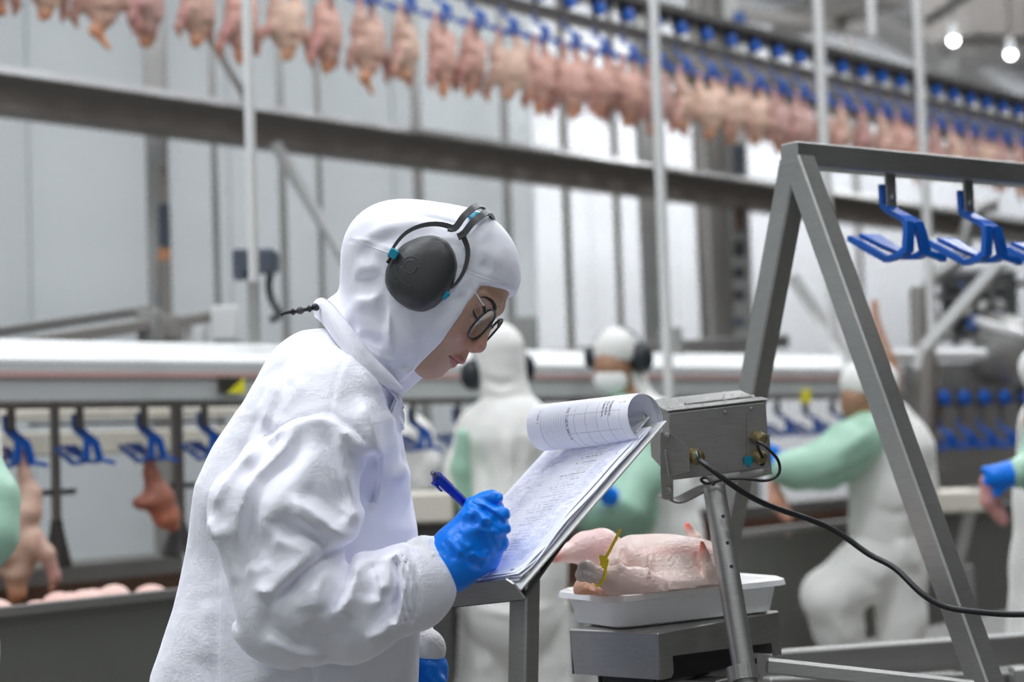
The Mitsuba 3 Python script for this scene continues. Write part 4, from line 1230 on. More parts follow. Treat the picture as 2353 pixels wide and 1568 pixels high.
bird = bird_field().mesh(2)
bcol = colour(bird, (.85, .66, .60),
              (lambda v: meshkit.fbm(v * 22, 3, 3) * 1.6 - .55, (.88, .73, .66)),
              (lambda v: np.exp(-(((v - P(1352, 1358, 2.5)) / V(.04, .06, .025)) ** 2).sum(1)), (.86, .42, .22)),
              (lambda v: np.exp(-(((v - P(1375, 1255, 2.64)) / V(.045, .06, .035)) ** 2).sum(1)) * .8, (.70, .42, .43)),
              (lambda v: np.exp(-(((v - P(1455, 1345, 2.46)) / V(.05, .05, .03)) ** 2).sum(1)) * .7, (.68, .45, .42)),
              (lambda v: np.exp(-(((v - P(1540, 1262, 2.57)) / V(.07, .06, .008)) ** 2).sum(1)) * .8, (.80, .42, .38)),
              (lambda v: np.exp(-(((v - P(1346, 1316, 2.44)) / V(.014, .03, .014)) ** 2).sum(1)), (.58, .52, .52)),
              (lambda v: np.exp(-(((v - P(1613, 1250, 2.525)) / V(.010, .03, .018)) ** 2).sum(1)), (.80, .20, .12)),
              (lambda v: np.exp(-(((v - P(1578, 1204, 2.68)) / V(.012, .03, .010)) ** 2).sum(1)), (.85, .18, .13)),
              (lambda v: np.exp(-(((v - P(1278, 1280, 2.62)) / V(.012, .03, .010)) ** 2).sum(1)), (.82, .34, .28)))
ch = thing('plucked_chicken', 'plucked pink chicken lying on its back in the white tray', 'chicken')
part(ch, None, bird, 'mat_chicken', True, color=bcol)
tie = thing('cable_tie', 'yellow plastic tag tie around the ankle of the chicken in the tray', 'cable tie')
ac, ad = P(1379, 1323, 2.4475), unit(P(1388, 1326, 2.45) - P(1366, 1318, 2.445))
_, a1, a2 = frame_of(ad)
loop = [ac + (a1 * math.cos(t) + a2 * math.sin(t)) * .0150 for t in np.linspace(0, 2 * math.pi, 28, endpoint=False)]
part(tie, 'loop', tube(loop, .0019, 6, closed=True), 'mat_yellow', True)
part(tie, 'tail', strap([P(1381, 1300, 2.435), P(1400, 1268, 2.435), P(1426, 1217, 2.435)], .0042, .0014, unit(-_f)), 'mat_yellow')
fl_ = prism([(0, 0), (.007, -.002), (.010, .012), (.000, .019), (-.0045, .017)], P(1383, 1306, 2.437), _r, _u, unit(-_f), .001)
mat('mat_flag', pr(proc(lambda p, n, uv: mikit.mix((.95, .74, .01), (.35, .30, .02), .8 * smo(.62, .75, nz(p.x * 900, p.y * 900, p.z * 900)) * smo(.45, .55, nz(p.x * 130, p.y * 130, p.z * 130)))), .4), True)
fk = part(tie, 'flag', fl_, 'mat_flag')
# ------------------------------------------------------------------ indicator box on its post
post = thing('indicator_post', 'grey steel tube post that holds the scale indicator box', 'post')
po_t, po_b = P(1641, 1122, 2.515), P(1716, 1575, 2.40)
pdir = unit(po_b - po_t); po_e = po_t + pdir * ((po_t[2] - .012) / -pdir[2])
part(post, 'tube', tube([po_t, po_e], .0163, 28), 'mat_steel', 40)
for x, y in ((1662, 1192), (1668, 1261), (1668, 1322)):
    q = P(x, y, 2.49); tt = (q - po_t) @ pdir; ctr = po_t + pdir * tt; d_ = unit(-_f + .25 * _r); d_ = unit(d_ - pdir * (d_ @ pdir))
    part(post, 'hole', lathe([(0, 0), (.0026, 0), (.0026, .0006), (0, .0006)], ctr + d_ * .0160, d_, 14), 'mat_black')
part(post, 'foot_plate', lathe([(0, 0), (.06, 0), (.06, .012), (.02, .012), (.02, .04), (0, .04)], (po_e[0], po_e[1], 0), UP, 24), 'mat_steel')
part(post, 'collar', lathe([(.0163, 0), (.022, 0), (.022, .02), (.0163, .02)], P(1709, 1566, 2.402), -pdir, 24), 'mat_steel')

I0 = P(1536, 947, 2.50)
i1, i2, i3 = axes3(1536, 947, (226, -26), (-71, -24), (10, 158))
IR = np.stack([i1, i2, i3]); IW, IDp, IH = .152, .085, .099


def IP(a, b, c): return I0 + i1 * a + i2 * b + i3 * c


ind = thing('indicator_box', 'stainless steel indicator box with cable glands behind the clipboard', 'scale indicator')
part(ind, 'housing', prism([(0, 0), (IDp, -.006), (IDp, IH * .80), (.006, IH), (0, IH)], IP(.002, .006, 0), i2, i3, i1, IW - .004), 'mat_steel')
part(ind, 'back_plate', box(IP(IW / 2, .003, IH / 2 + .001), (IW / 2, .0032, IH / 2), IR, .002), 'mat_steel')
part(ind, 'hood_flange', cat(box(IP(IW / 2 + .001, .012, -.0015), (IW / 2 + .003, .013, .0012), IR, .0006), box(IP(IW * .62, .036, -.003), (IW * .36, .004, .002), IR, .0008)), 'mat_steel')
drops = []
for i in range(90):
    a, b_, r_ = RNG.uniform(.004, IW - .004), RNG.uniform(.002, IDp - .004), RNG.uniform(.0007, .0022)
    m = trimesh.creation.icosphere(1, 1); m.vertices = IP(a, b_, -.0028 - .006 * b_ / IDp) + (m.vertices * [r_ * 1.3, r_, r_ * .45]) @ IR; drops.append(m)
mat('mat_water', {'type': 'dielectric', 'int_ior': 1.33})
part(ind, 'water_drops', cat(*drops), 'mat_water', True, kind='stuff')


def gland(a, c, d_=-i2, big=1.0):
    o = IP(a, 0, c); out = [lathe([(0, 0), (.0082, 0), (.0082, .005), (.0066, .006)], o, d_, 6), lathe([(.0072, .005), (.0076, .006), (.0076, .012), (.0062, .0165), (.0035, .018), (0, .018)], o, d_, 18)]
    m = cat(*out); m.vertices = o + (m.vertices - o) * big; return m


GL = {'main': (.032, .067), 'upper': (.133, .052), 'lower': (.132, .079)}
for nm, q in GL.items(): part(ind, 'cable_gland', gland(*q, big=1.55 if nm == 'main' else 1.3), 'mat_brass', 25)
for a, c in ((.087, .010), (.020, .058), (.058, .088), (.128, .009), (.145, .088), (.134, .091)):
    part(ind, 'screw', lathe([(0, .0035), (.0022, .003), (.0030, .0012), (.0030, 0)], IP(a, 0, c), -i2, 12), 'mat_steel', 40)
part(ind, 'seal_wire', tube(spline([IP(.120, -.001, .012), IP(.1195, -.0022, .045), IP(.117, -.002, .082)], 12), .0005, 5), 'mat_steel')
part(ind, 'seal_tag', prism([(0, .002), (.009, 0), (.0125, .004), (.012, .012), (.009, .013), (.008, .018), (.0065, .018), (.0055, .013), (0, .013)], IP(.111, -.005, .077), i1, i3, i2, .0016), 'mat_teal', label='bright blue plastic seal tag')
part(ind, 'cover_knob', lathe([(0, .004), (.004, .004), (.004, 0)], IP(.139, 0, .091), -i2, 10), 'mat_black')
# yoke bracket
yk = thing('yoke_bracket', 'bent steel yoke bracket between the indicator box and its post', 'bracket')
part(yk, 'arm', prism([(-.030, .052), (-.006, .030), (.010, .028), (.014, .09), (.014, .125), (-.002, .128), (-.004, .092), (-.030, .085)], IP(-.006, -.006, 0), i2 * .55 - i1 * .83, i3, i2 * .83 + i1 * .55, .003), 'mat_steel')
part(yk, 'arm', prism([(-.012, .052), (.012, .052), (.012, .108), (-.012, .108)], IP(IW + .004, .022, 0), i2, i3, i1, .003), 'mat_steel')
part(yk, 'strap', strap(spline([IP(-.012, .010, .124), IP(.006, .012, .133), IP(.035, .014, .126), IP(.07, .016, .117), IP(.110, .018, .112), IP(IW + .004, .020, .108)], 40), .034, .003, -i3), 'mat_steel', 30)
part(yk, 'slotted_plate', box(IP(-.011, -.013, .075), (.0075, .0012, .020), np.stack([unit(i2 * .55 - i1 * .83), unit(i2 * .83 + i1 * .55), i3])[[0, 1, 2]] if False else np.stack([unit(i2 * .83 - i1 * .3), unit(i1 * .9 + i2 * .3), i3])[[0, 1, 2]], .0005) if False else tube([IP(-.013, -.014, .052), IP(-.010, -.014, .092)], .0018, 8), 'mat_steel')
for c in (.032, .112): part(yk, 'bolt', lathe([(0, .004), (.004, .0035), (.0048, .002), (.0048, 0)], IP(-.008 - .002 * (c > .1), -.010, c), unit(-_f - .3 * _r), 12), 'mat_steel', 40)

# cables
mat('mat_cable', pr((.012, .012, .014), .38, specular=.5), True)
g0 = IP(*[GL['main'][0], -.027, GL['main'][1]])
cab = thing('power_cable', 'thick black cable hanging from the indicator box across the steel frame', 'cable')
cpts = [P(1608, 1058, 2.455), P(1625, 1072, 2.44), P(1690, 1120, 2.44), P(1757, 1158, 2.46), P(1830, 1184, 2.48), P(1905, 1213, 2.49), P(1955, 1244, 2.49), P(2000, 1276, 2.48), P(2050, 1302, 2.46), P(2085, 1333, 2.44), P(2125, 1370, 2.42), P(2170, 1394, 2.41), P(2230, 1405, 2.40), P(2310, 1412, 2.40), P(2420, 1408, 2.40), P(2520, 1395, 2.40)]
part(cab, 'sheath', tube(spline(cpts, 120), .0043, 10), 'mat_cable', True)
for i, m_ in enumerate(('mat_teal', 'mat_yellow', 'mat_blue_plastic', 'mat_black')):
    o = (i - 1.5) * .0016
    part(cab, 'core', tube(spline([g0 + _u * o, P(1601, 1045, 2.455) + _r * .002 + _u * o, P(1608, 1057, 2.452) - _u * o * .6], 14), .0011, 6), m_, True, label='bare coloured core')
sc = thing('sensor_cable', 'thin black cable looping from the right side of the indicator box', 'cable')
gl0 = IP(GL['lower'][0], -.023, GL['lower'][1])
part(sc, None, tube(spline([gl0, P(1753, 1022, 2.49), P(1775, 1042, 2.49), P(1791, 1068, 2.50), P(1790, 1088, 2.50), P(1772, 1102, 2.50), P(1730, 1103, 2.49), P(1680, 1101, 2.49), P(1640, 1108, 2.49), P(1618, 1110, 2.49), P(1611, 1103, 2.49), P(1620, 1098, 2.485), P(1634, 1107, 2.475), P(1640, 1112, 2.46)], 90), .0022, 8), 'mat_cable', True)

# ------------------------------------------------------------------ steel frame with three blue hooks
A0 = P(1830, 323, 2.85)
f1, f2, f3 = axes3(1830, 323, (523, 58), (-42, 9), (.03, 1), -1)
f3 = V(0, 0, -1); f2 = unit(f2 - f3 * (f2 @ f3)); f1 = np.cross(f3, f2); f1 = f1 if f1 @ _r > 0 else -f1
AR = np.stack([f1, f2, f3]); tb = .040
fr = thing('steel_frame', 'large A-shaped frame of square steel tube with blue hooks on its bar', 'frame')


def AP(a, b, c): return A0 + f1 * a + f2 * b + f3 * c


part(fr, 'top_bar', box(AP(.72, tb / 2, tb / 2), (.72, tb / 2, tb / 2), AR, .003), 'mat_steel')
hgt = A0[2]; an = math.radians(23.0)
for far in (0, 1):
    for sgn in (-1, 1):
        an = math.radians(22.2 if sgn < 0 else 18.6); o = AP(tb / 2 + far * (1.44 - tb), tb / 2, tb * .9); d_ = f3 * math.cos(an) + f2 * sgn * math.sin(an)
        o = o + f2 * sgn * .006; L = (o[2] - .012) / -d_[2]
        part(fr, 'leg', box(o + d_ * L / 2, (tb / 2 - .0004, tb / 2, L / 2 + .008), np.stack([f1, np.cross(d_, f1), d_]), .003), 'mat_steel')
        e = o + d_ * L; part(fr, 'foot_plate', box((e[0], e[1], .006), (.05, .05, .006), None, .002), 'mat_steel')
    part(fr, 'weld_seam', tube([AP(far * 1.44 * .972 + a, -.0005 + b, tb + c) for a, b, c in ((0, .002, .002), (.012, 0, .004), (.024, 0, .001), (.038, .001, .001))], .0022, 6), 'mat_steel', True)


def hook_shackle(o, e1, n_, dn, key, bigtab=True, mname='mat_blue_plastic', tabm='mat_steel', drip=True):
    """A shackle: o at the bolt, e1 along the bar, n_ to the front, dn down; parts under key."""
    def Sx(a, b, c): return o + e1 * a + n_ * b + dn * c
    def seg(p, q, th=.0028):                    # hull of two pads (centre, half width along e1)
        pts = []
        for (a, b, c, w) in (p, q):
            for s_ in (-1, 1):
                for i_ in (-1, 1):
                    for j_ in (-1, 1): pts.append(Sx(a + s_ * w, b + i_ * th, c + j_ * th))
        return hullpts(pts)
    def path(L, th=.0028): return [seg(a, b, th) for a, b in zip(L, L[1:])]
    if bigtab: part(key, 'tab', box(Sx(0, 0, -.012), (.0125, .002, .030), np.stack([e1, n_, dn]), .001), tabm); part(key, 'bolt', lathe([(0, .005), (.004, .0045), (.006, .002), (.006, 0)], Sx(.002, .002, 0), n_, 14), tabm, 40)
    m = path([(-.004, -.006, -.020, .0165), (-.003, -.006, .012, .0165), (-.001, .002, .022, .0165), (.002, .036, .042, .0175), (.003, .045, .051, .020)], .0032)
    m += path([(-.0095, .045, .051, .0085), (-.0125, .047, .070, .0085), (-.015, .046, .094, .0088)], .005) + path([(.0140, .045, .051, .0090), (.020, .047, .070, .0085), (.028, .046, .098, .0088)], .005)
    m += path([(-.015, .046, .094, .0088), (-.019, .036, .103, .0080), (-.024, .008, .108, .0060)], .0045) + path([(-.024, .008, .108, .0055), (-.029, -.030, .086, .0052), (-.034, -.066, .064, .0040)], .0042)
    m += path([(.028, .046, .098, .0085), (.026, .030, .104, .0085), (.020, .004, .102, .0085)], .0042) + path([(.018, .010, .100, .007), (.004, -.016, .082, .018), (-.004, -.050, .060, .024)], .0028)
    m += path([(.030, .046, .099, .0085), (.052, .049, .104, .0060), (.070, .049, .109, .0026)], .0042)
    man = m3.Manifold.batch_boolean([m3.Manifold(m3.Mesh(np.asarray(x.vertices, np.float32), np.asarray(x.faces, np.uint32))) for x in m], m3.OpType.Add)
    part(key, 'hook', to_tm(man), mname, 28)


for i, px in enumerate((2046, 2225, 2392)):
    t0 = solve_t(AP(0, tb / 2, tb + .02), f1, px)
    k = thing('hook_shackle', ('blue plastic hook hanging from the steel frame bar, nearest its apex', 'second blue plastic hook along the steel frame bar', 'blue plastic hook cut off by the right edge of the photo')[i], 'hook', 'blue hooks on the steel frame')
    hook_shackle(AP(t0, tb / 2, tb + .040), f1, -f2, f3, k)
# low rails behind the frame
k = thing('floor_rail', 'low grey steel gutter rail behind the feet of the steel frame', 'rail')
part(k, None, cat(bar(P(1755, 1535, 3.05), P(2480, 1480, 3.35), .05, .055), bar(P(1760, 1578, 2.95), P(2480, 1560, 3.2), .03, .03)), 'mat_steel_far'); _p = P(1800, 1580, 3.0); 
for px in (1850, 2350): q = P(px, 1560, 3.1); part(k, 'leg', bar((q[0], q[1], 0), (q[0], q[1], q[2] + .02), .04, .04, (0, 1, 0)), 'mat_steel_far')
_o1 = 'first second third fourth fifth sixth seventh eighth ninth tenth eleventh twelfth thirteenth fourteenth fifteenth sixteenth seventeenth eighteenth nineteenth twentieth'.split()
ORD = _o1 + ['twenty-' + x for x in _o1[:9]] + ['thirtieth'] + ['thirty-' + x for x in _o1[:9]] + ['fortieth'] + ['forty-' + x for x in _o1[:9]] + ['fiftieth']


def column(p):
    q = np.asarray(p, float) - CAM; return FW / 2 + F * (q @ _r) / (q @ _f)


# ================================================================== conveyors, posts and machines behind
LR = np.stack([LDIR, LNRM, UP])


def lbar(Z0, p0, p1, z0, z1, w, back=0.0):
    """A level bar along a conveyor line, its front face on the line."""
    a, b = LP(p0, Z0), LP(p1, Z0); L = np.linalg.norm(b - a)
    return box((a + b) / 2 + LNRM * (w / 2 + back) + V(0, 0, (z0 + z1) / 2), (L / 2, w / 2, (z1 - z0) / 2), LR, .006)


def post(name, label, px, py, D, w, z0=0.0, z1=CEIL, m='mat_steel_far', rnd=False, group=None, cat_='post', d=None):
    """An upright through the point at (px, py), w pixels wide."""
    c = P(px, py, D); r = w * D / F / 2; k = thing(name, label, cat_, group)
    part(k, None, tube([(c[0], c[1], z0), (c[0], c[1], z1)], r, 14) if rnd else box((c[0], c[1], (z0 + z1) / 2), (r, d or r, (z1 - z0) / 2), np.stack([unit(V(1, .1, 0)), unit(V(-.1, 1, 0)), UP]), .006), m, 40 if rnd else False)
    return k


# middle channel beam
bm = thing('channel_beam', 'long dark grey steel channel beam crossing the hall behind the woman', 'beam')
zb1, zb0 = zat(0, 158, 6.0), zat(0, 246, 6.0)
part(bm, 'web', lbar(6.0, -600, 3000, zb0, zb1, .010), 'mat_steel_warm')
part(bm, 'flange', lbar(5.95, -600, 3000, zb1, zb1 + .008, .12), 'mat_alu'); 
for p0, p1, m_ in ((-600, 950, 'mat_white_paint'), (952, 3000, 'mat_steel_far')):
    a, b = LP(p0, 5.95), LP(p1, 5.95); part(bm, 'flange_lip', hullpts([p + q for p in (a, b) for q in (V(0, 0, zb1 - .014) - LNRM * .03, V(0, 0, zb1 - .018) - LNRM * .03, V(0, 0, zb1 + .016), V(0, 0, zb1 + .009))]), m_)
part(bm, 'flange', lbar(6.0, -600, 3000, zb0 - .008, zb0, .09), 'mat_steel_warm')

# uprights
post('wide_column', 'broad grey steel column behind the channel beam at the left', 362, 400, LD(362, 6.35), 50)
k = post('pipe_riser', 'dark pipe riser with copper coloured bands on the left column', 376, 560, LD(362, 6.2), 24, .0, 2.35, 'mat_steel_warm', True, cat_='pipe')
for y0, y1, m_ in ((470, 568, 'mat_slate'), (572, 600, 'mat_orange'), (600, 655, 'mat_brown'), (658, 715, 'mat_slate')): c = P(377, (y0 + y1) / 2, LD(362, 6.2)); h_ = (y1 - y0) / 2 * c[1] / F; part(k, 'band', tube([c - UP * h_, c + UP * h_], .0235, 14), m_, 40)
for nm, px, py, Z0, w, lab, rnd in (('thin_post', 493, 400, 6.5, 15, 'thin grey post right of the broad left column', 0), ('thin_post', 648, 400, 6.6, 17, 'thin grey post beside the dark blue motor box', 0), ('thin_rod', 727, 190, 6.5, 12, 'thin rod hanging above the channel beam left of the hooded head', 1),
                                 ('thin_post', 958, 350, 6.7, 24, 'grey post straight above the writing woman\'s hood', 0), ('thin_post', 1160, 320, 6.7, 18, 'grey post right of the earmuffs at the end of the pale wall', 0), ('thin_post', 1303, 520, 7.2, 17, 'slender dark post before the bright wall, first right of the hood', 1),
                                 ('thin_post', 1420, 560, 7.2, 15, 'slender dark post before the bright wall, second right of the hood', 1), ('thin_post', 1612, 520, 7.4, 22, 'dark post before the bright wall left of the banded column', 0), ('thin_post', 1970, 480, 8.2, 13, 'thin rod seen through the steel frame', 1)):
    post(nm, lab, px, py, LD(px, Z0), w, rnd=bool(rnd), m='mat_steel_far' if px < 1200 else 'mat_steel_warm')
post('grey_column', 'grey steel column behind the masked worker\'s head', 1492, 520, LD(1492, 7.0), 40)
k = post('banded_column', 'big column with white and dark bands left of the steel frame', 1692, 400, LD(1692, 6.4), 42)
D_ = LD(1692, 6.15); 
for y0, y1, m_ in ((30, 70, 'mat_blue_dull'), (70, 100, 'mat_steel_dark'), (140, 330, 'mat_alu'), (335, 440, 'mat_slate'), (440, 530, 'mat_brown'), (555, 590, 'mat_black'), (615, 640, 'mat_black'), (668, 690, 'mat_black'), (730, 750, 'mat_slate')):
    c = P(1698, (y0 + y1) / 2, D_); part(k, 'fitting', box(c, (.030, .03, (y1 - y0) / 2 * D_ / F), None, .005), m_)
post('grey_column', 'tall grey column directly left of the banded column', 1650, 300, LD(1650, 6.6), 55, m='mat_steel_warm')
# round rods hanging in front
for px, D, z0, lab in ((572, 4.75, zat(580, 650, 4.75), 'pale round hanging rod in front of the channel beam at the left'), (1509, 6.0, 1.3, 'pale round rod in front of the chickens right of the hood'), (1888, 7.0, 1.6, 'pale rod between the chickens just above the frame corner'), (2115, 7.6, 1.2, 'rod crossing the chicken row above the blue hooks'), (2003, 8.5, zat(2003, 85, 8.5), 'short pale pipe stub hanging from the ceiling')):
    post('hanging_rod', lab, px, 200 if px != 2003 else 60, D, 24 if px < 2000 else 20, z0, m='mat_alu', rnd=True, cat_='rod')
# braces
for a, b, D, w, lab, m_ in (((631, 330), (800, 610), 6.93, 22, 'pale diagonal brace left of the hood', 'mat_white_paint'), ((455, 40), (575, 245), 6.6, 14, 'thin grey diagonal brace above the channel beam', 'mat_steel_far'), ((1815, 630), (2020, 930), 7.2, 22, 'pale diagonal brace seen through the steel frame', 'mat_alu'),
                         ((2300, 600), (2125, 800), 5.6, 26, 'bright diagonal tube at the right under the blue hooks', 'mat_alu')):
    solo('diagonal_brace', lab, 'brace', bar(P(*a, D), P(*b, D * 1.03), w * D / F, w * D / F), m_)
# motor box and stand
mt = thing('motor_box', 'dark blue grey motor box on a short post behind the hanging rod', 'motor')
c = P(590, 602, 5.1); part(mt, 'housing', box(c, (.062, .05, .034), None, .010), 'mat_slate'); part(mt, 'terminal_box', box(c + V(-.045, -.03, -.01), (.018, .02, .045), None, .006), 'mat_slate')
part(mt, 'post', box(V(c[0] - .012, c[1], 1.66), (.016, .016, c[2] - .03 - 1.66 if c[2] - .03 > 1.66 else .1), None, .003), 'mat_steel_far'); part(mt, 'hose', tube(spline([P(622, 630, 5.1), P(618, 660, 5.1), P(630, 700, 5.1), P(640, 720, 5.1), P(620, 735, 5.1)], 24), .012, 8), 'mat_dark_grey', True)
# machine arms at the left above the white cover
am = thing('conveyor_machine', 'grey machine frame arms lying above the white conveyor cover at the left', 'machine')
part(am, 'arm', bar(P(-80, 775, 4.9), P(345, 712, 5.4), .045, .03), 'mat_steel_far'); part(am, 'arm', bar(P(60, 790, 4.9), P(330, 748, 5.3), .05, .035), 'mat_steel_warm'); part(am, 'arm', bar(P(380, 745, 5.5), P(520, 722, 5.7), .05, .035), 'mat_steel_warm')
part(am, 'bearing_block', box(P(345, 750, 5.35), (.034, .04, .05), None, .006), 'mat_steel_far'); part(am, 'bearing_block', box(P(520, 745, 5.6), (.042, .05, .056), None, .006), 'mat_alu'); part(am, 'bearing_block', box(P(395, 755, 5.5), (.03, .04, .04), None, .006), 'mat_steel_warm')
part(am, 'bracket', box(P(450, 775, 5.6), (.03, .04, .03), None, .004), 'mat_alu')
am = thing('conveyor_machine', 'low grey machine rail above the conveyor behind the two workers', 'machine')
part(am, 'rail', bar(P(1220, 815, 6.9), P(1560, 790, 7.6), .05, .03), 'mat_steel_warm'); part(am, 'rail', bar(P(1540, 800, 6.9), P(1800, 785, 7.8), .06, .06), 'mat_steel_far')
part(am, 'bearing_block', box(P(1205, 770, 6.8), (.05, .05, .07), None, .006), 'mat_steel_far'); part(am, 'bearing_block', box(P(1540, 800, 6.8), (.045, .05, .08), None, .006), 'mat_steel_far')

# lower conveyor: cover, front with stripe, stickers
cv = thing('conveyor_cover', 'long white topped conveyor guard with a thin red stripe behind the woman', 'conveyor')
z1, z0 = zat(0, 825, 4.3), zat(0, 927, 4.3)
part(cv, 'front', lbar(4.3, -700, 2075, z0, z1, .012), 'mat_white_grey' if 'mat_white_grey' in scene else mat('mat_white_grey', pr((.48, .50, .50), .4), True))
a, b = LP(-700, 4.3), LP(2075, 4.3); zt = zat(0, 779, 4.62)
part(cv, 'top', hullpts([p + q for p in (a, b) for q in (V(0, 0, z1), V(0, 0, z1 - .01), LNRM * .29 + V(0, 0, zt), LNRM * .29 + V(0, 0, zt - .01))]), 'mat_white_paint')
part(cv, 'stripe', lbar(4.294, -700, 2075, zat(0, 868, 4.3), zat(0, 854, 4.3), .004), 'mat_red_stripe')
part(cv, 'lower_lip', lbar(4.32, -700, 2075, z0 - .014, z0, .07), 'mat_steel_warm')


def sticker(px, py, w, h, lab, tri=True):
    o = LZ(px, py, 4.285); s_ = o[1] / F; k = thing('warning_sticker', lab, 'sticker')
    if tri: part(k, 'field', prism([(-w, -h), (w, -h), (w, h), (-w, h)], o, LDIR * s_ / .8, UP * s_, -LNRM, .001), 'mat_sticker_black'); part(k, 'triangle', prism([(-w * .35, -h), (w, -h), (w, h)], o - LNRM * .0012, LDIR * s_ / .8, UP * s_, -LNRM, .001), 'mat_sticker_yellow')
    else: part(k, None, prism([(-w, -h), (w, -h * .8), (w, h), (-w * .3, h)], o, LDIR * s_ / .8, UP * s_, -LNRM, .001), 'mat_sticker_yellow')


sticker(528, 886, 30, 18, 'black and yellow warning sticker on the conveyor guard beside the woman\'s back'); sticker(1845, 911, 17, 17, 'small yellow sticker on the conveyor guard between the legs of the frame', False)

# hooks under it
_pro = {}


def hook_at(p, name, label, group, kind):
    """Copies of one hook share their meshes."""
    k = thing(name, label, 'hook', group); tr = T().translate(list(map(float, p)))
    if kind not in _pro:
        _pro[kind] = tmp = 'proto'; e1, n_ = (LDIR, -LNRM)
        hook_shackle(V(0, 0, 0), e1, n_, V(0, 0, -1), tmp, True, 'mat_blue_plastic', 'mat_steel_warm')
        _pro[kind] = {q.split('__')[1]: scene.pop(q) for q in list(scene) if q.startswith('proto__')}
        _keys.difference_update({f'proto__{q}' for q in _pro[kind]})
        if kind == 'over':
            h_ = _pro[kind]; h_['rod'] = ply(box((0, 0, .045), (.009, .006, .05), None, .002), 'mat_dark_grey'); h_['trolley'] = ply(box((0, 0, .115), (.022, .016, .035), None, .004), 'mat_dark_grey')
            h_['roller'] = ply(lathe([(0, -.016), (.030, -.014), (.033, -.008), (.033, .008), (.030, .014), (0, .016)], V(0, 0, .105) - LNRM * .026, -LNRM, 16), 'mat_blue_plastic', 40)
    for nm, d in _pro[kind].items(): scene[f'{k}__{nm}'] = {**d, 'to_world': tr}; _keys.add(f'{k}__{nm}')
    return k


o0 = LP(178, 4.42); zh = zat(178, 972, o0[1])
nl, nr = 0, 0
for i in range(-1, 20):
    p = o0 + LDIR * .2032 * i; p[2] = zh; px = column(p)
    if 560 < px < 905: continue            # nothing of these shows behind the woman
    if px < 600: lab = (ORD[nl] + ' blue hook from the left under the conveyor guard') + (', a chicken hangs below it' if nl == 0 else ''); nl += 1
    else: lab = ORD[nr] + ' blue hook under the conveyor guard to the right of the writing woman'; nr += 1
    hook_at(p, 'conveyor_hook', lab, 'blue hooks under the conveyor guard', 'low')
solo('cream_guard', 'cream coloured guard rail behind the hooks at the left', 'guard', cat(lbar(5.25, -500, 700, zat(0, 1052, 5.25), zat(0, 995, 5.25), .02), lbar(5.3, -500, 700, zat(0, 968, 5.3), zat(0, 942, 5.3), .02)), 'mat_cream')
solo('guide_rod', 'dark guide rod behind the blue hooks at the left', 'rod', lbar(4.75, 60, 520, zat(0, 982, 4.75), zat(0, 974, 4.75), .01), 'mat_dark_grey')

# trough
zr = .935; wT = .86
mat('mat_trough', pr((.20, .205, .185), .5, metallic=.3), True)
for p0, p1, Z0, lab in ((-700, 880, 3.62, 'long grey steel trough under the hooks at the left, brown inside'), (1655, 2420, 3.55, 'grey steel trough with brown inside behind the scale tray, before the reaching worker')):
    tg = thing('collecting_trough', lab, 'trough')
    a, b = LP(p0, Z0), LP(p1, Z0)
    part(tg, 'front', hullpts([p + q for p in (a, b) for q in (V(0, 0, zr), LNRM * .012 + V(0, 0, zr), LNRM * .05 + V(0, 0, .52), LNRM * .062 + V(0, 0, .52))]), 'mat_trough')
    part(tg, 'rim', hullpts([p + q for p in (a, b) for q in (V(0, 0, zr + .006) - LNRM * .02, V(0, 0, zr - .012) - LNRM * .02, V(0, 0, zr - .012) + LNRM * .02, V(0, 0, zr + .006) + LNRM * .02)]), 'mat_steel_far')
    part(tg, 'bottom', hullpts([p + q for p in (a, b) for q in (LNRM * .05 + V(0, 0, .56), LNRM * .05 + V(0, 0, .54), LNRM * wT + V(0, 0, .74), LNRM * wT + V(0, 0, .72))]), 'mat_brown')
    part(tg, 'back', hullpts([p + q for p in (a, b) for q in (LNRM * wT + V(0, 0, .7), LNRM * (wT + .015) + V(0, 0, .7), LNRM * wT + V(0, 0, zr - .03), LNRM * (wT + .015) + V(0, 0, zr - .03))]), 'mat_brown')
    part(tg, 'back_rail', hullpts([p + q for p in (a, b) for q in (LNRM * wT + V(0, 0, zr - .03), LNRM * wT + V(0, 0, zr + .015), LNRM * (wT + .08) + V(0, 0, zr - .03), LNRM * (wT + .08) + V(0, 0, zr + .025))]), 'mat_steel_far')
    for t_ in (.06, .5, .94): p = a + (b - a) * t_ + LNRM * .4; part(tg, 'leg', box((p[0], p[1], .30), (.03, .03, .30), LR, .004), 'mat_steel_far')
for px, py, h_, lab in ((400, 1270, 1.36, 'dark post with a conical foot on the trough near the woman\'s elbow'), (120, 1270, 1.36, 'thin post with a conical foot on the trough at the left')):
    c = LP(px, 4.62); k = thing('trough_post', lab, 'post'); z_ = zr + .02
    part(k, 'pole', tube([(c[0], c[1], z_), (c[0], c[1], 1.42)], .019 if px > 300 else .014, 12), 'mat_steel_warm', 40); part(k, 'cone', lathe([(.055 if px > 300 else .04, 0), (.02, .09), (.016, .12), (0, .12)], (c[0], c[1], z_), UP, 16), 'mat_steel_dark', 40)
    part(k, 'cross_bar', tube([V(c[0], c[1], 1.15) - LDIR * .06, V(c[0], c[1], 1.15) + LDIR * .06], .008, 8), 'mat_dark_grey', True)

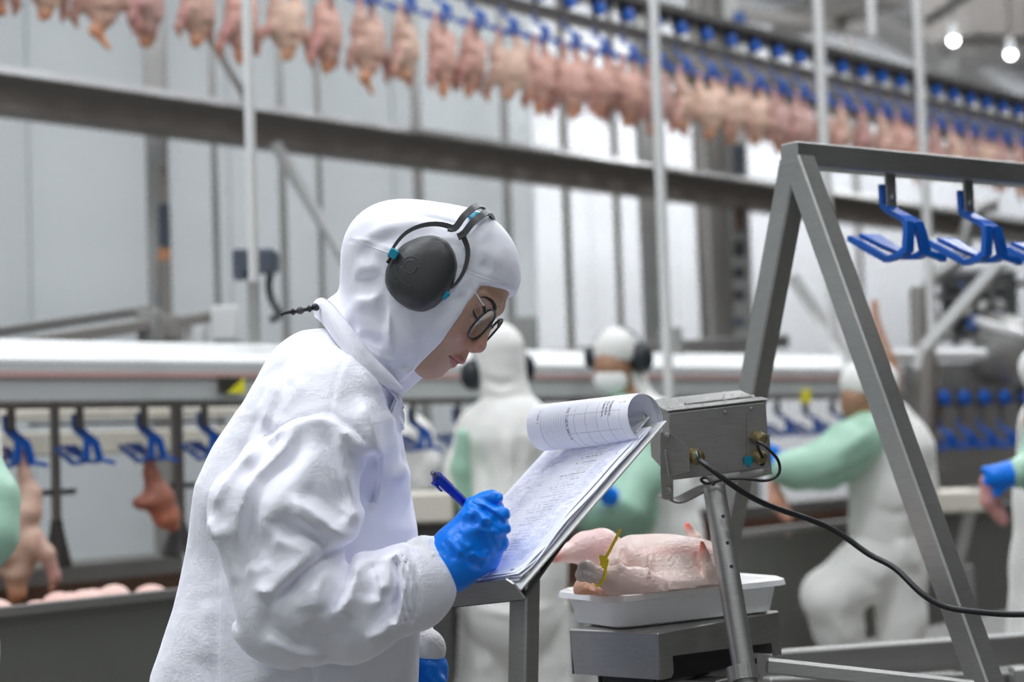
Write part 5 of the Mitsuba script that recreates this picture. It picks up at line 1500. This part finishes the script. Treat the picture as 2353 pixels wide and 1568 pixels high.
# ------------------------------------------------------------------ hanging chickens
def hang_field(seed, cut=False):
    r = np.random.default_rng(seed); j = lambda a: float(r.uniform(-a, a))
    s = Field((-.17, -.12, -.47), (.17, .12, .02), .0055)
    sp = .030 + j(.006)
    for q in (-1, 1):
        s.chain([((q * sp, 0, -.0), .011), ((q * (sp + .004), j(.01), -.055), .015), ((q * (sp + .016), j(.012), -.105), .028), ((q * (sp + .012), 0, -.15), .038)], .012)
        s.ell((q * (sp), 0, -.0), (.014, .012, .012), k=.006)
        a, b = j(.02), j(.03)
        s.chain([((q * .055, 0, -.225), .030), ((q * (.092 + a), .01, -.265 + b), .021), ((q * (.108 + a), .02, -.325 + b), .015), ((q * (.098 + a), .02, -.365 + b), .007)], .012)
    s.ell((j(.006), .005, -.205), (.066, .060, .092), k=.03); s.ell((0, .015, -.26), (.055, .05, .07), k=.03)
    s.cap((0, -.03, -.15), (0, -.045, -.26), .018, .014, k=.03)
    s.chain([((j(.01), 0, -.31), .034), ((j(.02), .01, -.36), .020), ((j(.03), .01, -.40 + j(.03)), .008)], .02)
    m = s.mesh(2)
    v = m.vertices; n_ = meshkit.fbm(v * 30, 3, seed)[:, None]; base = np.array([(.64, .40, .32), (.72, .49, .38), (.56, .34, .30), (.66, .38, .31)][seed % 4])
    c = base * (.70 + .55 * n_); w = np.clip((-v[:, 2] - .31) / .06, 0, 1)[:, None] * .75; c = c * (1 - w) + np.array([.74, .30, .13]) * w
    w = np.clip(1 - (-v[:, 2]) / .09, 0, 1)[:, None] * .6; c = c * (1 - w) + np.array([.66, .28, .25]) * w
    w = np.clip((np.abs(v[:, :1]) - .068) / .02, 0, 1) * .7 * np.clip((n_ - .25) * 3, 0, 1); c = c * (1 - w) + np.array([.42, .16, .17]) * w
    return ply(m, 'mat_bird', True, color=np.clip(c, 0, 1))


HANG = [hang_field(i) for i in range(8)]
ov0 = LP(1110, 5.55); zo = zat(1110, -5, ov0[1])
LANG = math.degrees(math.atan2(LDIR[1], LDIR[0]))
nh = 0
for i in range(-26, 42):
    p = ov0 + LDIR * .2032 * i; q = p - CAM; px = FW / 2 + F * (q @ _r) / (q @ _f)
    if px < -60 or px > 2440: continue
    p[2] = zo
    hook_at(p, 'overhead_hook', ORD[nh] + ' blue hook with roller from the left on the overhead chain', 'blue hooks of the overhead chain', 'over')
    k = thing('hanging_chicken', ORD[nh] + ' plucked chicken from the left in the row hanging from the overhead chain', 'chicken', 'chickens on the overhead chain'); nh += 1
    a = LANG + RNG.uniform(-35, 35)
    scene[k] = {**HANG[int(RNG.integers(0, 8))], 'to_world': T().translate([p[0] - LNRM[0] * .01, p[1] - LNRM[1] * .01, p[2] - .09]).rotate([0, 0, 1], a).rotate([1, 0, 0], RNG.uniform(-5, 5)).scale([1.06, .92, RNG.uniform(.76, .88)])}
# its track
tk = thing('overhead_track', 'dark overhead conveyor track that carries the hanging chickens', 'conveyor')
part(tk, 'rail', lbar(5.5, 300, 3200, zo + .155, zo + .195, .10, -.02), 'mat_steel_dark'); part(tk, 'chain_guide', lbar(5.62, 300, 3200, zo + .03, zo + .09, .02), 'mat_steel_warm'); part(tk, 'back_panel', lbar(5.78, 1500, 3200, zo - .09, zo + .15, .02), mat('mat_dull_panel', pr((.30, .295, .27), .5), True))
for i in range(9): p = LP(1560, 5.76) + LDIR * (.5 * i + .25); part(tk, 'cover_plate', box((p[0], p[1], zo + .0), (.09, .012, .045), LR, .004), 'mat_cream')
for i in range(60):
    p = LP(900, 5.56) + LDIR * .1016 * i; part(tk, 'chain_link', box((p[0], p[1], zo + .135), (.034, .01, .014), LR, .003), 'mat_dark_grey')

# the chicken and the cut piece on the lower hooks
p = o0 - LDIR * .2032; k = thing('hanging_chicken', 'plucked chicken hanging on the lower conveyor at the left edge of the photo', 'chicken')
scene[k] = {**HANG[1], 'to_world': T().translate([p[0], p[1], zh - .075]).rotate([0, 0, 1], LANG - 60).scale(.98)}
p = o0 + LDIR * .2032 * 1.15; k = thing('cut_carcass', 'red cut chicken back hanging on the lower conveyor near the woman', 'chicken')
s = Field((-.10, -.08, -.24), (.10, .08, .02), .005); s.chain([((-.02, 0, 0), .014), ((-.012, 0, -.05), .018), ((.01, 0, -.12), .040), ((.035, 0, -.17), .034), ((.06, 0, -.20), .016)], .02); s.ell((-.04, 0, -.13), (.03, .03, .02), k=.02)
m = s.mesh(2); scene[k] = {**ply(m, 'mat_bird', True, color=colour(m, (.42, .16, .11), (lambda v: (-.13 - v[:, 2]) / .04, (.70, .26, .17)))), 'to_world': T().translate([p[0], p[1], zh - .09]).rotate([0, 0, 1], LANG)}
# pieces lying in the trough
for i, (x, y, r_) in enumerate(((85, 1386, 20), (135, 1380, 38), (195, 1372, 34), (262, 1366, 42), (345, 1356, 28), (228, 1362, 22), (-10, 1398, 40))):
    c = P(x, y, LD(x, 3.95)); s = Field((-.09, -.07, -.05), (.09, .07, .06), .005); e = r_ * c[1] / F
    s.ell((0, 0, 0), (e, .04, e * .75), k=.01); s.chain([((e * .5, 0, .0), e * .5), ((e * 1.1, 0, .012 * (1 if i % 2 else -1)), e * .34)], .01)
    m = s.mesh(1); k = thing('chicken_piece', ('small pink chicken piece at the near end of the trough', 'round pink chicken thigh in the trough', 'middle pale chicken piece in the trough', 'largest pale chicken piece in the trough', 'pink chicken piece in the trough next to the woman', 'small dark pink piece between the larger ones in the trough', 'chicken piece at the left edge of the photo in the trough')[i], 'chicken piece', 'pieces in the trough')
    scene[k] = {**ply(m, 'mat_bird', True, color=colour(m, (.80, .48, .44), (lambda v: meshkit.noise(v * 40, i), (.86, .64, .56)))), 'to_world': T().translate(list(map(float, c + V(0, 0, -.01)))).rotate([0, 0, 1], LANG + 20 * i)}
# ================================================================== workers in the background
mat('mat_skin_dark', pr((.34, .18, .11), .5), True)
mat('mat_mask', pr((.80, .80, .78), .9), True)
mat('mat_cup_far', pr((.02, .025, .03), .45), True)
mat('mat_amber', pr((.25, .13, .03), .5), True)


def lobe(nodes, D, k=.03, h=.011, folds=(), sq=1.0):
    """Cloth or limbs from (px, py, r px, depth offset) chains: a list of chains."""
    pts = np.array([P(x, y, D + d) for L in nodes for x, y, r, d in L]); R = max(r for L in nodes for _, _, r, _ in L) * D / F * max(1, sq)
    s = Field(pts.min(0) - R - .04, pts.max(0) + R + .04, h)
    for L in nodes:
        q = [(P(x, y, D + d), r * D / F) for x, y, r, d in L]
        if len(q) == 1: s.cap(q[0][0], q[0][0] + V(.001, 0, 0), q[0][1], k=k, sq=sq)
        else: s.chain(q, k, sq)
    for L, a, w in folds: s.fold(np.array([P(x, y, D) for x, y in L]), a, w)
    return s.mesh(1)


def feet(k, x, D, m='mat_white_plastic'):
    for q in (-1, 1):
        c = P(x, 1200, D); o = V(c[0] + q * .10, c[1], 0)
        part(k, 'boot', cat(tube([o + V(0, 0, .26), o + V(0, 0, .05)], [.062, .055], 12), hullpts([o + V(a, b, z) for a in (-.05, .05) for b, z in ((.06, .004), (-.17, .004), (.06, .09), (-.17, .05))])), m)


def earmuff(key, x, y, D, rx, ry, face=(0, -1, 0), amber=False):
    o = P(x, y, D); n_ = unit(face); _, a, b = frame_of(n_)
    sx, sy = rx * D / F, ry * D / F
    part(key, 'cup', lathe([(0, .030), (.5, .028), (.8, .022), (.97, .010), (1, 0), (1, -.012), (0, -.012)], V(0, 0, 0), (0, 0, 1), 22).apply_scale((1, 1, 1)) if False else (lambda m: trimesh.Trimesh(o + m.vertices[:, :1] * a * sx + m.vertices[:, 1:2] * b * sy + m.vertices[:, 2:] * n_, m.faces, process=False))(lathe([(0, .030), (.5, .028), (.8, .022), (.97, .010), (1, 0), (1, -.012), (0, -.012)], V(0, 0, 0), (0, 0, 1), 22)), 'mat_cup_far', 50)
    part(key, 'cushion', (lambda m: trimesh.Trimesh(o + m.vertices[:, :1] * a * sx + m.vertices[:, 1:2] * b * sy + m.vertices[:, 2:] * n_, m.faces, process=False))(lathe([(0, -.012), (.92, -.012), (.95, -.022), (.85, -.034), (0, -.034)], V(0, 0, 0), (0, 0, 1), 22)), 'mat_amber' if amber else 'mat_black', 50)


# A: from behind, between the woman's face and the clipboard
D = 5.3
w = thing('person', 'worker in white seen from behind, wearing hood and earmuffs, before the white topped conveyor', 'person')
part(w, 'body', lobe([[(1145, 800, 44, 0), (1150, 870, 38, 0), (1160, 920, 40, 0)], [(1165, 960, 70, 0), (1175, 1250, 85, 0), (1175, 1350, 85, 0)], [(1140, 1350, 40, .02), (1110, 1600, 32, 0), (1105, 1880, 30, .02)], [(1215, 1350, 40, -.02), (1240, 1600, 32, 0), (1250, 1880, 30, .02)]], D), 'mat_skin', True, color=None) if False else part(w, 'body', lobe([[(1145, 800, 44, 0), (1150, 870, 38, 0), (1160, 920, 40, 0)], [(1165, 960, 70, 0), (1175, 1250, 85, 0), (1175, 1350, 85, 0)], [(1140, 1350, 40, .02), (1110, 1600, 32, 0), (1105, 1880, 30, .02)], [(1215, 1350, 40, -.02), (1240, 1600, 32, 0), (1250, 1880, 30, .02)]], D), 'mat_skin_dark', True)
part(w, 'hood', lobe([[(1147, 800, 57, 0), (1150, 845, 53, 0)], [(1150, 845, 50, 0), (1158, 900, 52, 0), (1168, 935, 62, 0)]], D, .03, .008, [([(1105, 870), (1150, 890), (1195, 875)], -.006, .008), ([(1110, 890), (1150, 908), (1195, 893)], .006, .008), ([(1110, 850), (1150, 868), (1190, 860)], .005, .008)]), 'mat_white_cloth', True)
part(w, 'coat', lobe([[(1165, 950, 62, 0), (1170, 1000, 100, 0), (1180, 1150, 105, 0), (1185, 1300, 112, 0), (1178, 1400, 125, 0)], [(1090, 985, 42, .0), (1068, 1080, 40, -.03), (1100, 1190, 34, -.10)], [(1245, 985, 42, .0), (1278, 1090, 42, -.02), (1262, 1200, 36, -.12)]], D, .04, .010, [([(1100, 1000), (1120, 1100), (1110, 1200)], -.014, .02), ([(1240, 1010), (1225, 1100), (1235, 1200)], -.012, .02), ([(1160, 950), (1170, 1100), (1165, 1300)], .012, .018), ([(1135, 980), (1150, 1080), (1140, 1180)], -.010, .016), ([(1195, 970), (1190, 1060), (1205, 1150)], -.010, .016), ([(1120, 1220), (1180, 1240), (1250, 1215)], -.010, .014), ([(1090, 1290), (1180, 1310), (1280, 1290)], -.012, .015), ([(1070, 1385), (1180, 1400), (1290, 1380)], .012, .012)]), 'mat_white_cloth', True)
part(w, 'trousers', lobe([[(1125, 1400, 70, 0), (1110, 1600, 62, 0), (1108, 1800, 55, 0)], [(1240, 1400, 70, 0), (1250, 1600, 60, 0), (1255, 1800, 55, 0)]], D, .03, .012, [([(1120, 1430), (1125, 1500), (1110, 1560)], .015, .02), ([(1235, 1430), (1250, 1520)], -.012, .02)]), 'mat_white_cloth', True)
part(w, 'apron_strap', lobe([[(1064, 1000, 16, -.12), (1058, 1080, 22, -.12), (1072, 1170, 20, -.12)]], D, .02, .010), 'mat_green_gown', True); feet(w, 1180, D)
e = thing('earmuffs', 'dark earmuffs with amber cushions on the worker seen from behind', 'earmuffs'); earmuff(e, 1083, 862, D - .02, 25, 36, (-.75, -.66, 0), True); earmuff(e, 1207, 846, D + .03, 22, 32, (.98, .2, 0), True)
part(e, 'headband', tube(spline([P(1088, 835, D), P(1100, 780, D + .02), P(1145, 738, D + .03), P(1192, 780, D + .03), P(1204, 820, D + .03)], 24), .006, 8), 'mat_steel_far', True)

# B: masked, facing left
D = 5.75
w = thing('person', 'masked worker with white cap, earmuffs and pale green sleeves behind the clipboard roll', 'person')
part(w, 'body', lobe([[(1412, 815, 40, 0), (1410, 860, 34, -.02), (1440, 915, 30, 0)], [(1455, 960, 60, 0), (1480, 1200, 75, 0)], [(1450, 1240, 36, 0), (1450, 1500, 30, 0), (1450, 1820, 26, 0)], [(1530, 1240, 36, 0), (1540, 1500, 30, 0), (1545, 1820, 26, 0)], [(1400, 845, 34, -.045)]], D, .03, .009), 'mat_skin_dark', True)
part(w, 'cap', (lambda s: (s.ell(P(1414, 805, D), (.071, .085, .078), k=.02), s.clip(lambda X, Y, Z: P(1400, 832, D)[2] - Z + 0 * X, .006), s.cap(P(1440, 850, D + .03), P(1458, 915, D + .03), .055, .06, k=.03), s.mesh(1))[-1])(Field(P(1430, 840, D) - .17, P(1430, 840, D) + .17, .007)), 'mat_white_cloth', True)
part(w, 'mask', (lambda s: (s.ell(P(1403, 875, D - .055), (.056, .045, .050), k=.02), s.mesh(1))[-1])(Field(P(1403, 875, D - .055) - .09, P(1403, 875, D - .055) + .09, .006)), 'mat_mask', True)
part(w, 'coat', lobe([[(1465, 930, 45, .03), (1490, 1000, 85, 0), (1505, 1120, 88, 0), (1520, 1240, 92, 0), (1525, 1330, 96, 0)], [(1545, 970, 42, .02), (1580, 1080, 38, .0)]], D, .04, .010, [([(1520, 940), (1550, 1050), (1540, 1200)], -.012, .02)]), 'mat_white_cloth', True)
part(w, 'trousers', lobe([[(1465, 1330, 55, 0), (1455, 1500, 46, 0), (1452, 1750, 42, 0)], [(1565, 1330, 55, 0), (1555, 1500, 46, 0), (1550, 1750, 42, 0)]], D, .03, .012), 'mat_white_cloth', True)
part(w, 'apron', lobe([[(1435, 960, 52, -.10), (1445, 1080, 66, -.12), (1450, 1180, 62, -.12)]], D, .03, .010), 'mat_green_gown', True)
part(w, 'sleeve', lobe([[(1480, 1010, 44, -.16), (1470, 1100, 52, -.22), (1430, 1165, 50, -.28), (1360, 1180, 38, -.32), (1330, 1170, 30, -.33)]], D, .03, .010, [([(1400, 1130), (1440, 1160), (1470, 1190)], .010, .02)]), 'mat_green_gown', True)
part(w, 'glove', lobe([[(1322, 1168, 24, -.34), (1300, 1160, 20, -.35)], [(1300, 1158, 11, -.35), (1282, 1150, 8, -.35)], [(1300, 1168, 11, -.35), (1280, 1170, 8, -.35)]], D, .01, .007), 'mat_glove', True)
part(w, 'glove', lobe([[(1400, 1140, 22, -.40), (1384, 1125, 18, -.42)], [(1382, 1120, 10, -.42), (1370, 1108, 7, -.43)]], D, .01, .007), 'mat_glove', True); feet(w, 1500, D)
e = thing('earmuffs', 'dark earmuffs with headband over the cap of the masked worker', 'earmuffs'); earmuff(e, 1476, 822, D - .03, 27, 36, (.72, -.68, .05)); earmuff(e, 1362, 822, D + .06, 14, 26, (-.9, .3, 0))
part(e, 'headband', strap(spline([P(1372, 790, D + .03), P(1382, 765, D + .02), P(1415, 752, D), P(1452, 763, D - .02), P(1478, 795, D - .03)], 30), .016, .006, UP), 'mat_slate', 30)

# C: bent back beside the woman's chest
D = 6.3
w = thing('person', 'white coated worker bending over, mostly hidden by the writing woman\'s chest', 'person')
part(w, 'coat', lobe([[(905, 985, 55, 0), (935, 1015, 60, 0), (945, 1080, 55, 0), (930, 1160, 62, 0), (925, 1260, 66, 0)], [(968, 1000, 26, -.05), (990, 1070, 22, -.08), (985, 1120, 18, -.1)]], D, .03, .010, [([(950, 985), (965, 1050), (960, 1110)], -.012, .02), ([(930, 980), (940, 1040)], .010, .02)]), 'mat_white_cloth', True)
part(w, 'body', lobe([[(885, 930, 36, 0), (905, 985, 30, 0), (930, 1200, 45, 0)], [(905, 1240, 32, 0), (900, 1500, 26, 0), (900, 1770, 24, 0)], [(955, 1240, 32, 0), (960, 1500, 26, 0), (960, 1770, 24, 0)]], D, .03, .011), 'mat_skin_dark', True)
part(w, 'hood', lobe([[(880, 918, 46, 0), (892, 945, 44, 0)]], D, .03, .010), 'mat_white_cloth', True)
part(w, 'trousers', lobe([[(905, 1300, 44, 0), (900, 1500, 38, 0), (900, 1720, 34, 0)], [(955, 1300, 44, 0), (960, 1500, 38, 0), (960, 1720, 34, 0)]], D, .03, .012), 'mat_white_cloth', True); feet(w, 930, D)

# D: reaching left with green sleeves, behind the frame leg
D = 5.5
w = thing('person', 'worker with pale green sleeves reaching left, seen behind the right leg of the steel frame', 'person')
part(w, 'body', lobe([[(2000, 890, 50, 0), (1968, 925, 34, -.02), (1960, 945, 22, -.02)], [(2010, 950, 36, 0), (2040, 1000, 70, 0), (2040, 1200, 72, 0)], [(2010, 1230, 40, 0), (1915, 1365, 30, -.06), (1945, 1600, 26, 0), (1940, 1880, 28, 0)], [(2065, 1230, 40, 0), (2066, 1400, 30, 0), (2060, 1880, 26, 0)]], D, .03, .011), 'mat_skin_dark', True)
part(w, 'cap', (lambda s: (s.ell(P(1998, 878, D), (.092, .09, .072), k=.02), s.clip(lambda X, Y, Z: P(1990, 905, D)[2] - Z + 0 * X, .006), s.mesh(1))[-1])(Field(P(1998, 880, D) - .13, P(1998, 880, D) + .13, .007)), 'mat_white_cloth', True)
part(w, 'mask', (lambda s: (s.ell(P(1988, 948, D - .03), (.032, .05, .035), k=.02), s.mesh(1))[-1])(Field(P(1988, 948, D - .03) - .07, P(1988, 948, D - .03) + .07, .006)), 'mat_amber', True)
part(w, 'coat', lobe([[(2040, 965, 52, 0), (2050, 1030, 88, 0), (2045, 1120, 90, 0), (2030, 1200, 72, 0), (2025, 1270, 74, 0)], [(2100, 1040, 36, 0), (2130, 1120, 26, .02)]], D, .04, .010, [([(1985, 1160), (2030, 1180), (2090, 1170)], -.010, .015)]), 'mat_white_cloth', True)
part(w, 'sleeve', lobe([[(2005, 995, 56, -.05), (1950, 1030, 56, -.12), (1890, 1070, 52, -.16), (1830, 1080, 42, -.18), (1795, 1078, 34, -.2)], [(1950, 1060, 46, -.02), (1900, 1088, 36, .0), (1840, 1088, 30, .0)]], D, .03, .010, [([(1990, 980), (1930, 1020), (1880, 1050)], .010, .02), ([(1960, 1090), (1900, 1095), (1850, 1100)], -.012, .015)]), 'mat_green_gown', True)
part(w, 'glove', lobe([[(1788, 1075, 26, -.2), (1765, 1060, 20, -.2)], [(1762, 1050, 11, -.2), (1755, 1028, 9, -.2)], [(1768, 1048, 10, -.2), (1768, 1025, 8, -.2)], [(1775, 1050, 10, -.2), (1785, 1032, 8, -.2)]], D, .01, .007), 'mat_glove', True)
part(w, 'glove', lobe([[(1835, 1082, 24, .02), (1818, 1062, 16, .02)], [(1815, 1058, 9, .02), (1803, 1040, 7, .02)]], D, .01, .007), 'mat_glove', True)
part(w, 'trousers', lobe([[(2030, 1260, 72, 0), (1975, 1320, 66, -.05), (1905, 1370, 58, -.08), (1925, 1440, 54, -.04), (1945, 1520, 46, 0), (1945, 1760, 44, 0)], [(2060, 1270, 66, .0), (2072, 1420, 52, .0), (2062, 1520, 48, .0), (2060, 1760, 44, .0)], [(1990, 1320, 50, 0), (2080, 1330, 46, .02)]], D, .04, .012, [([(2040, 1210), (2070, 1280), (2110, 1310)], .018, .02), ([(1890, 1400), (1920, 1450), (1960, 1480)], .012, .02), ([(1930, 1290), (1990, 1340), (2060, 1345)], -.012, .02)]), 'mat_white_cloth', True); feet(w, 2000, D)

# E and F at the edges
D = 4.6
w = thing('person', 'worker with green sleeve and blue glove cut off by the right edge of the photo', 'person')
part(w, 'body', lobe([[(2395, 850, 45, 0), (2400, 920, 36, 0), (2420, 1000, 70, 0), (2415, 1300, 80, 0)], [(2380, 1330, 44, 0), (2385, 1650, 34, 0), (2385, 2060, 30, 0)], [(2450, 1330, 44, 0), (2455, 1650, 34, 0), (2455, 2060, 30, 0)]], D, .03, .012), 'mat_skin_dark', True)
part(w, 'cap', lobe([[(2395, 845, 54, 0), (2400, 860, 52, 0)]], D, .02, .010), 'mat_white_cloth', True)
part(w, 'coat', lobe([[(2420, 980, 80, .05), (2425, 1150, 90, .02), (2420, 1300, 92, 0), (2410, 1470, 96, 0)]], D, .03, .012), 'mat_white_cloth', True)
part(w, 'sleeve', lobe([[(2400, 1000, 50, -.1), (2385, 1080, 46, -.16), (2340, 1088, 34, -.2)]], D, .03, .010), 'mat_green_gown', True)
part(w, 'glove', lobe([[(2322, 1090, 30, -.2), (2290, 1095, 26, -.2)], [(2288, 1088, 14, -.2), (2262, 1080, 9, -.2)], [(2290, 1105, 14, -.2), (2266, 1108, 9, -.2)], [(2300, 1118, 14, -.2), (2290, 1135, 10, -.2)]], D, .01, .007), 'mat_glove', True)
part(w, 'trousers', lobe([[(2385, 1450, 64, 0), (2385, 1650, 52, 0), (2385, 2000, 44, 0)], [(2460, 1450, 64, 0), (2455, 1650, 52, 0), (2455, 2000, 44, 0)]], D, .03, .013), 'mat_white_cloth', True); feet(w, 2420, D)
D = 3.2
w = thing('person', 'worker with a pale green sleeve cut off by the left edge of the photo', 'person')
part(w, 'sleeve', lobe([[(-60, 1060, 62, 0), (-30, 1150, 66, -.05), (-28, 1230, 60, -.08), (-60, 1300, 48, -.1)]], D, .03, .010), 'mat_green_gown', True)
part(w, 'coat', lobe([[(-120, 980, 90, 0), (-130, 1200, 110, 0), (-130, 1500, 115, 0), (-130, 1700, 118, 0)], [(-40, 990, 40, .0), (-22, 1060, 30, .0)]], D, .03, .014), 'mat_white_cloth', True)
part(w, 'body', lobe([[(-115, 800, 60, 0), (-115, 880, 45, 0), (-125, 1000, 70, 0), (-130, 1500, 90, 0)], [(-170, 1550, 50, 0), (-170, 2330, 36, 0)], [(-90, 1550, 50, 0), (-90, 2330, 36, 0)]], D, .03, .015), 'mat_skin_dark', True)
part(w, 'hood', lobe([[(-115, 790, 70, 0), (-115, 860, 66, 0)]], D, .03, .012), 'mat_white_cloth', True); part(w, 'glove', lobe([[(-70, 1320, 40, -.1), (-50, 1360, 34, -.1)]], D, .02, .01), 'mat_glove', True)
part(w, 'trousers', lobe([[(-175, 1650, 70, 0), (-170, 2230, 56, 0)], [(-85, 1650, 70, 0), (-90, 2230, 56, 0)]], D, .03, .015), 'mat_white_cloth', True); feet(w, -130, D)

# ================================================================== right hand machine
mc = thing('deboning_machine', 'grey machine with tubes, chains and a round vessel at the right behind the steel frame', 'machine')
D = 7.6
part(mc, 'back_panel', box(P(2240, 1040, D + .5) * [1, 1, 1], (.42, .02, .36), np.stack([unit(V(1, .3, 0)), unit(V(-.3, 1, 0)), UP]), .005), 'mat_steel_warm')
part(mc, 'header_panel', box(P(2230, 862, D + .1), (.36, .03, .055), np.stack([unit(V(1, .3, 0)), unit(V(-.3, 1, 0)), UP]), .005), 'mat_steel_far')
part(mc, 'cross_tube', tube([P(2035, 818, D - .3), P(2262, 815, D - .2)], .026, 14), 'mat_alu', True)
part(mc, 'post', tube([P(2130, 800, D - .35), P(2118, 1250, D - .35)], .036, 14), 'mat_steel_warm', True); part(mc, 'post', bar(P(2146, 830, D - .34), P(2140, 1180, D - .34), .03, .03), 'mat_brown')
part(mc, 'pipe', tube(spline([P(2170, 780, D), P(2140, 720, D), P(2145, 640, D), P(2200, 600, D), P(2220, 540, D), P(2290, 470, D)], 40), .030, 14), 'mat_steel_far', True); part(mc, 'pipe', tube([P(2110, 660, D), P(2112, 800, D)], .036, 14), 'mat_steel_warm', True)
part(mc, 'rail', bar(P(2110, 690, D), P(2353, 650, D + .3), .04, .03), 'mat_steel_far'); part(mc, 'rail', bar(P(2150, 930, D), P(2400, 915, D + .3), .03, .02), 'mat_steel_dark')
part(mc, 'vessel', lathe([(0, -.16), (.11, -.15), (.16, -.09), (.17, 0), (.17, .08), (.14, .12), (0, .13)], P(2330, 795, D), unit(V(.3, -.2, 1)), 26), 'mat_steel_far', 40)
part(mc, 'vessel_rim', lathe([(.17, 0), (.185, .01), (.185, .03), (.17, .04)], P(2330, 770, D), unit(V(.3, -.2, 1)), 26), 'mat_alu', 40)
part(mc, 'drive_guard', box(P(2250, 700, D + .25), (.17, .03, .16), None, .02), 'mat_dark_grey')
for i in range(46): part(mc, 'chain_link', box(P(2170 + RNG.uniform(0, 150), 640 + RNG.uniform(0, 150), D + RNG.uniform(.02, .2)), (.022, .012, .017), trimesh.transformations.rotation_matrix(RNG.uniform(0, 3), (.3, 1, .2))[:3, :3], .004), ('mat_dark_grey', 'mat_black', 'mat_steel_far', 'mat_blue_dull')[int(RNG.integers(0, 4))])
for i in range(5):
    px = 2160 + 47 * i; p = P(px, 968 - 1.0 * i, 7.3 + .07 * i); hook_at(p + V(0, 0, -.01), 'machine_hook', ORD[i] + ' blue hook from the left on the machine behind the steel frame', 'blue hooks on the right hand machine', 'over')
mb = thing('wall_bracket', 'grey angled arm under the cross tube behind the frame leg', 'bracket'); part(mb, None, bar(P(2120, 790, 6.9), P(2105, 850, 6.9), .03, .03), 'mat_alu')
k = thing('orange_hose', 'orange brown hanging hose behind the right leg of the frame', 'hose'); part(k, None, tube(spline([P(2010, 690, 7.2), P(2022, 760, 7.2), P(2050, 830, 7.2), P(2062, 900, 7.2)], 24), .013, 10), 'mat_orange', True)
k = thing('cream_shelf', 'cream coloured shelf end behind the right leg of the steel frame', 'shelf'); part(k, None, box(P(2195, 1150, 6.0), (.09, .14, .035), None, .006), 'mat_cream'); part(k, 'leg', bar(P(2243, 1120, 5.95), P(2195, 1320, 5.95), .04, .04), 'mat_steel_far'); _c = P(2200, 1300, 6.0); part(k, 'leg', box((_c[0] + .02, _c[1], _c[2] / 2), (.03, .03, _c[2] / 2), None, .004), 'mat_steel_far')
k = thing('cream_box', 'cream block beside the writing woman\'s hand', 'box'); part(k, None, box(P(985, 1165, 5.2), (.075, .10, .045), None, .008), 'mat_cream'); _c = P(985, 1200, 5.2); part(k, 'stand', box((_c[0], _c[1], _c[2] / 2), (.06, .06, _c[2] / 2), None, .006), 'mat_steel_dark')
k = thing('grey_crate', 'dark grey machine block behind the writing hand', 'machine'); part(k, None, box(P(1052, 1180, 5.45), (.05, .10, .09), None, .006), 'mat_trough'); _c = P(1052, 1250, 5.45); part(k, 'leg', box((_c[0], _c[1], _c[2] / 2), (.04, .05, _c[2] / 2), None, .006), 'mat_steel_dark')
for i, (x, y, r_, lab) in enumerate(((1785, 1150, 20, 'orange chicken piece hanging from the reaching worker\'s glove'), (2275, 1150, 22, 'red chicken piece below the blue glove at the right edge'), (1790, 1228, 9, 'small pink scrap on the trough rim behind the tray'))):
    D = 5.35 if i == 0 else 4.45 if i == 1 else 5.6; c = P(x, y, D); s = Field((-.08, -.06, -.12), (.08, .06, .08), .006); e = r_ * D / F
    s.chain([((-.01, 0, .05 if i < 2 else .0), e * .6), ((0, 0, 0), e), ((.03, 0, -.05 if i < 2 else 0), e * .7)], .01); m = s.mesh(1); k = thing('chicken_piece', lab, 'chicken piece')
    scene[k] = {**ply(m, 'mat_bird', True, color=colour(m, (.80, .45, .36) if i != 1 else (.55, .20, .19), (lambda v: meshkit.noise(v * 30, i), (.82, .40, .25) if i == 0 else (.72, .40, .38)))), 'to_world': T().translate(list(map(float, c)))}

# ================================================================== roof steel and small lamps at the upper right
for a, b, w_, m_, lab in (((1700, 75, 12), (2420, 300, 19), .10, 'mat_steel_far', 'long grey roof beam over the overhead track'), ((1800, 60, 12), (2060, -20, 11), .20, 'mat_steel_warm', 'dark roof truss bar above the frame corner'), ((1960, 20, 12), (2300, 230, 15), .16, 'mat_steel_far', 'grey sloping roof strut at the upper right'),
                      ((2130, 50, 11), (2250, -30, 10), .05, 'mat_steel_dark', 'thin dark roof bar at the upper right'), ((2180, 150, 12.2), (2353, 125, 13.0), .14, 'mat_steel_far', 'grey roof purlin below the duct at the upper right'), ((1690, 30, 10), (1990, 70, 12), .08, 'mat_steel_warm', 'thin roof bar left of the ceiling lamps')):
    solo('roof_beam', lab, 'beam', bar(P(*a), P(*b), w_, w_ * .8), m_)
solo('air_duct', 'broad grey air duct in the upper right corner', 'duct', bar(P(2160, 40, 13.5), P(2520, 60, 15), .5, .42, ch=.03), 'mat_steel_warm')
for px, py, D, lab in ((2191, 90, 11.5, 'small bright round lamp under the roof at the upper right'), (2322, 122, 12.0, 'small bright round lamp near the right edge under the roof')):
    k = thing('spot_lamp', lab, 'lamp'); c = P(px, py, D); part(k, 'housing', lathe([(.0, .11), (.02, .11), (.036, .02), (.042, 0), (.036, 0), (.0, .03)], c, UP, 16), 'mat_white_paint', 40)
    part(k, 'stem', tube([c + UP * .10, V(c[0], c[1], CEIL)], .006, 8), 'mat_steel_dark', True); part(k, 'bulb', trimesh.creation.icosphere(2, .030).apply_translation(c - UP * .01), 'mat_white_paint', True); scene[k + '__bulb']['emitter'] = {'type': 'area', 'radiance': rgb(60, 60, 58)}
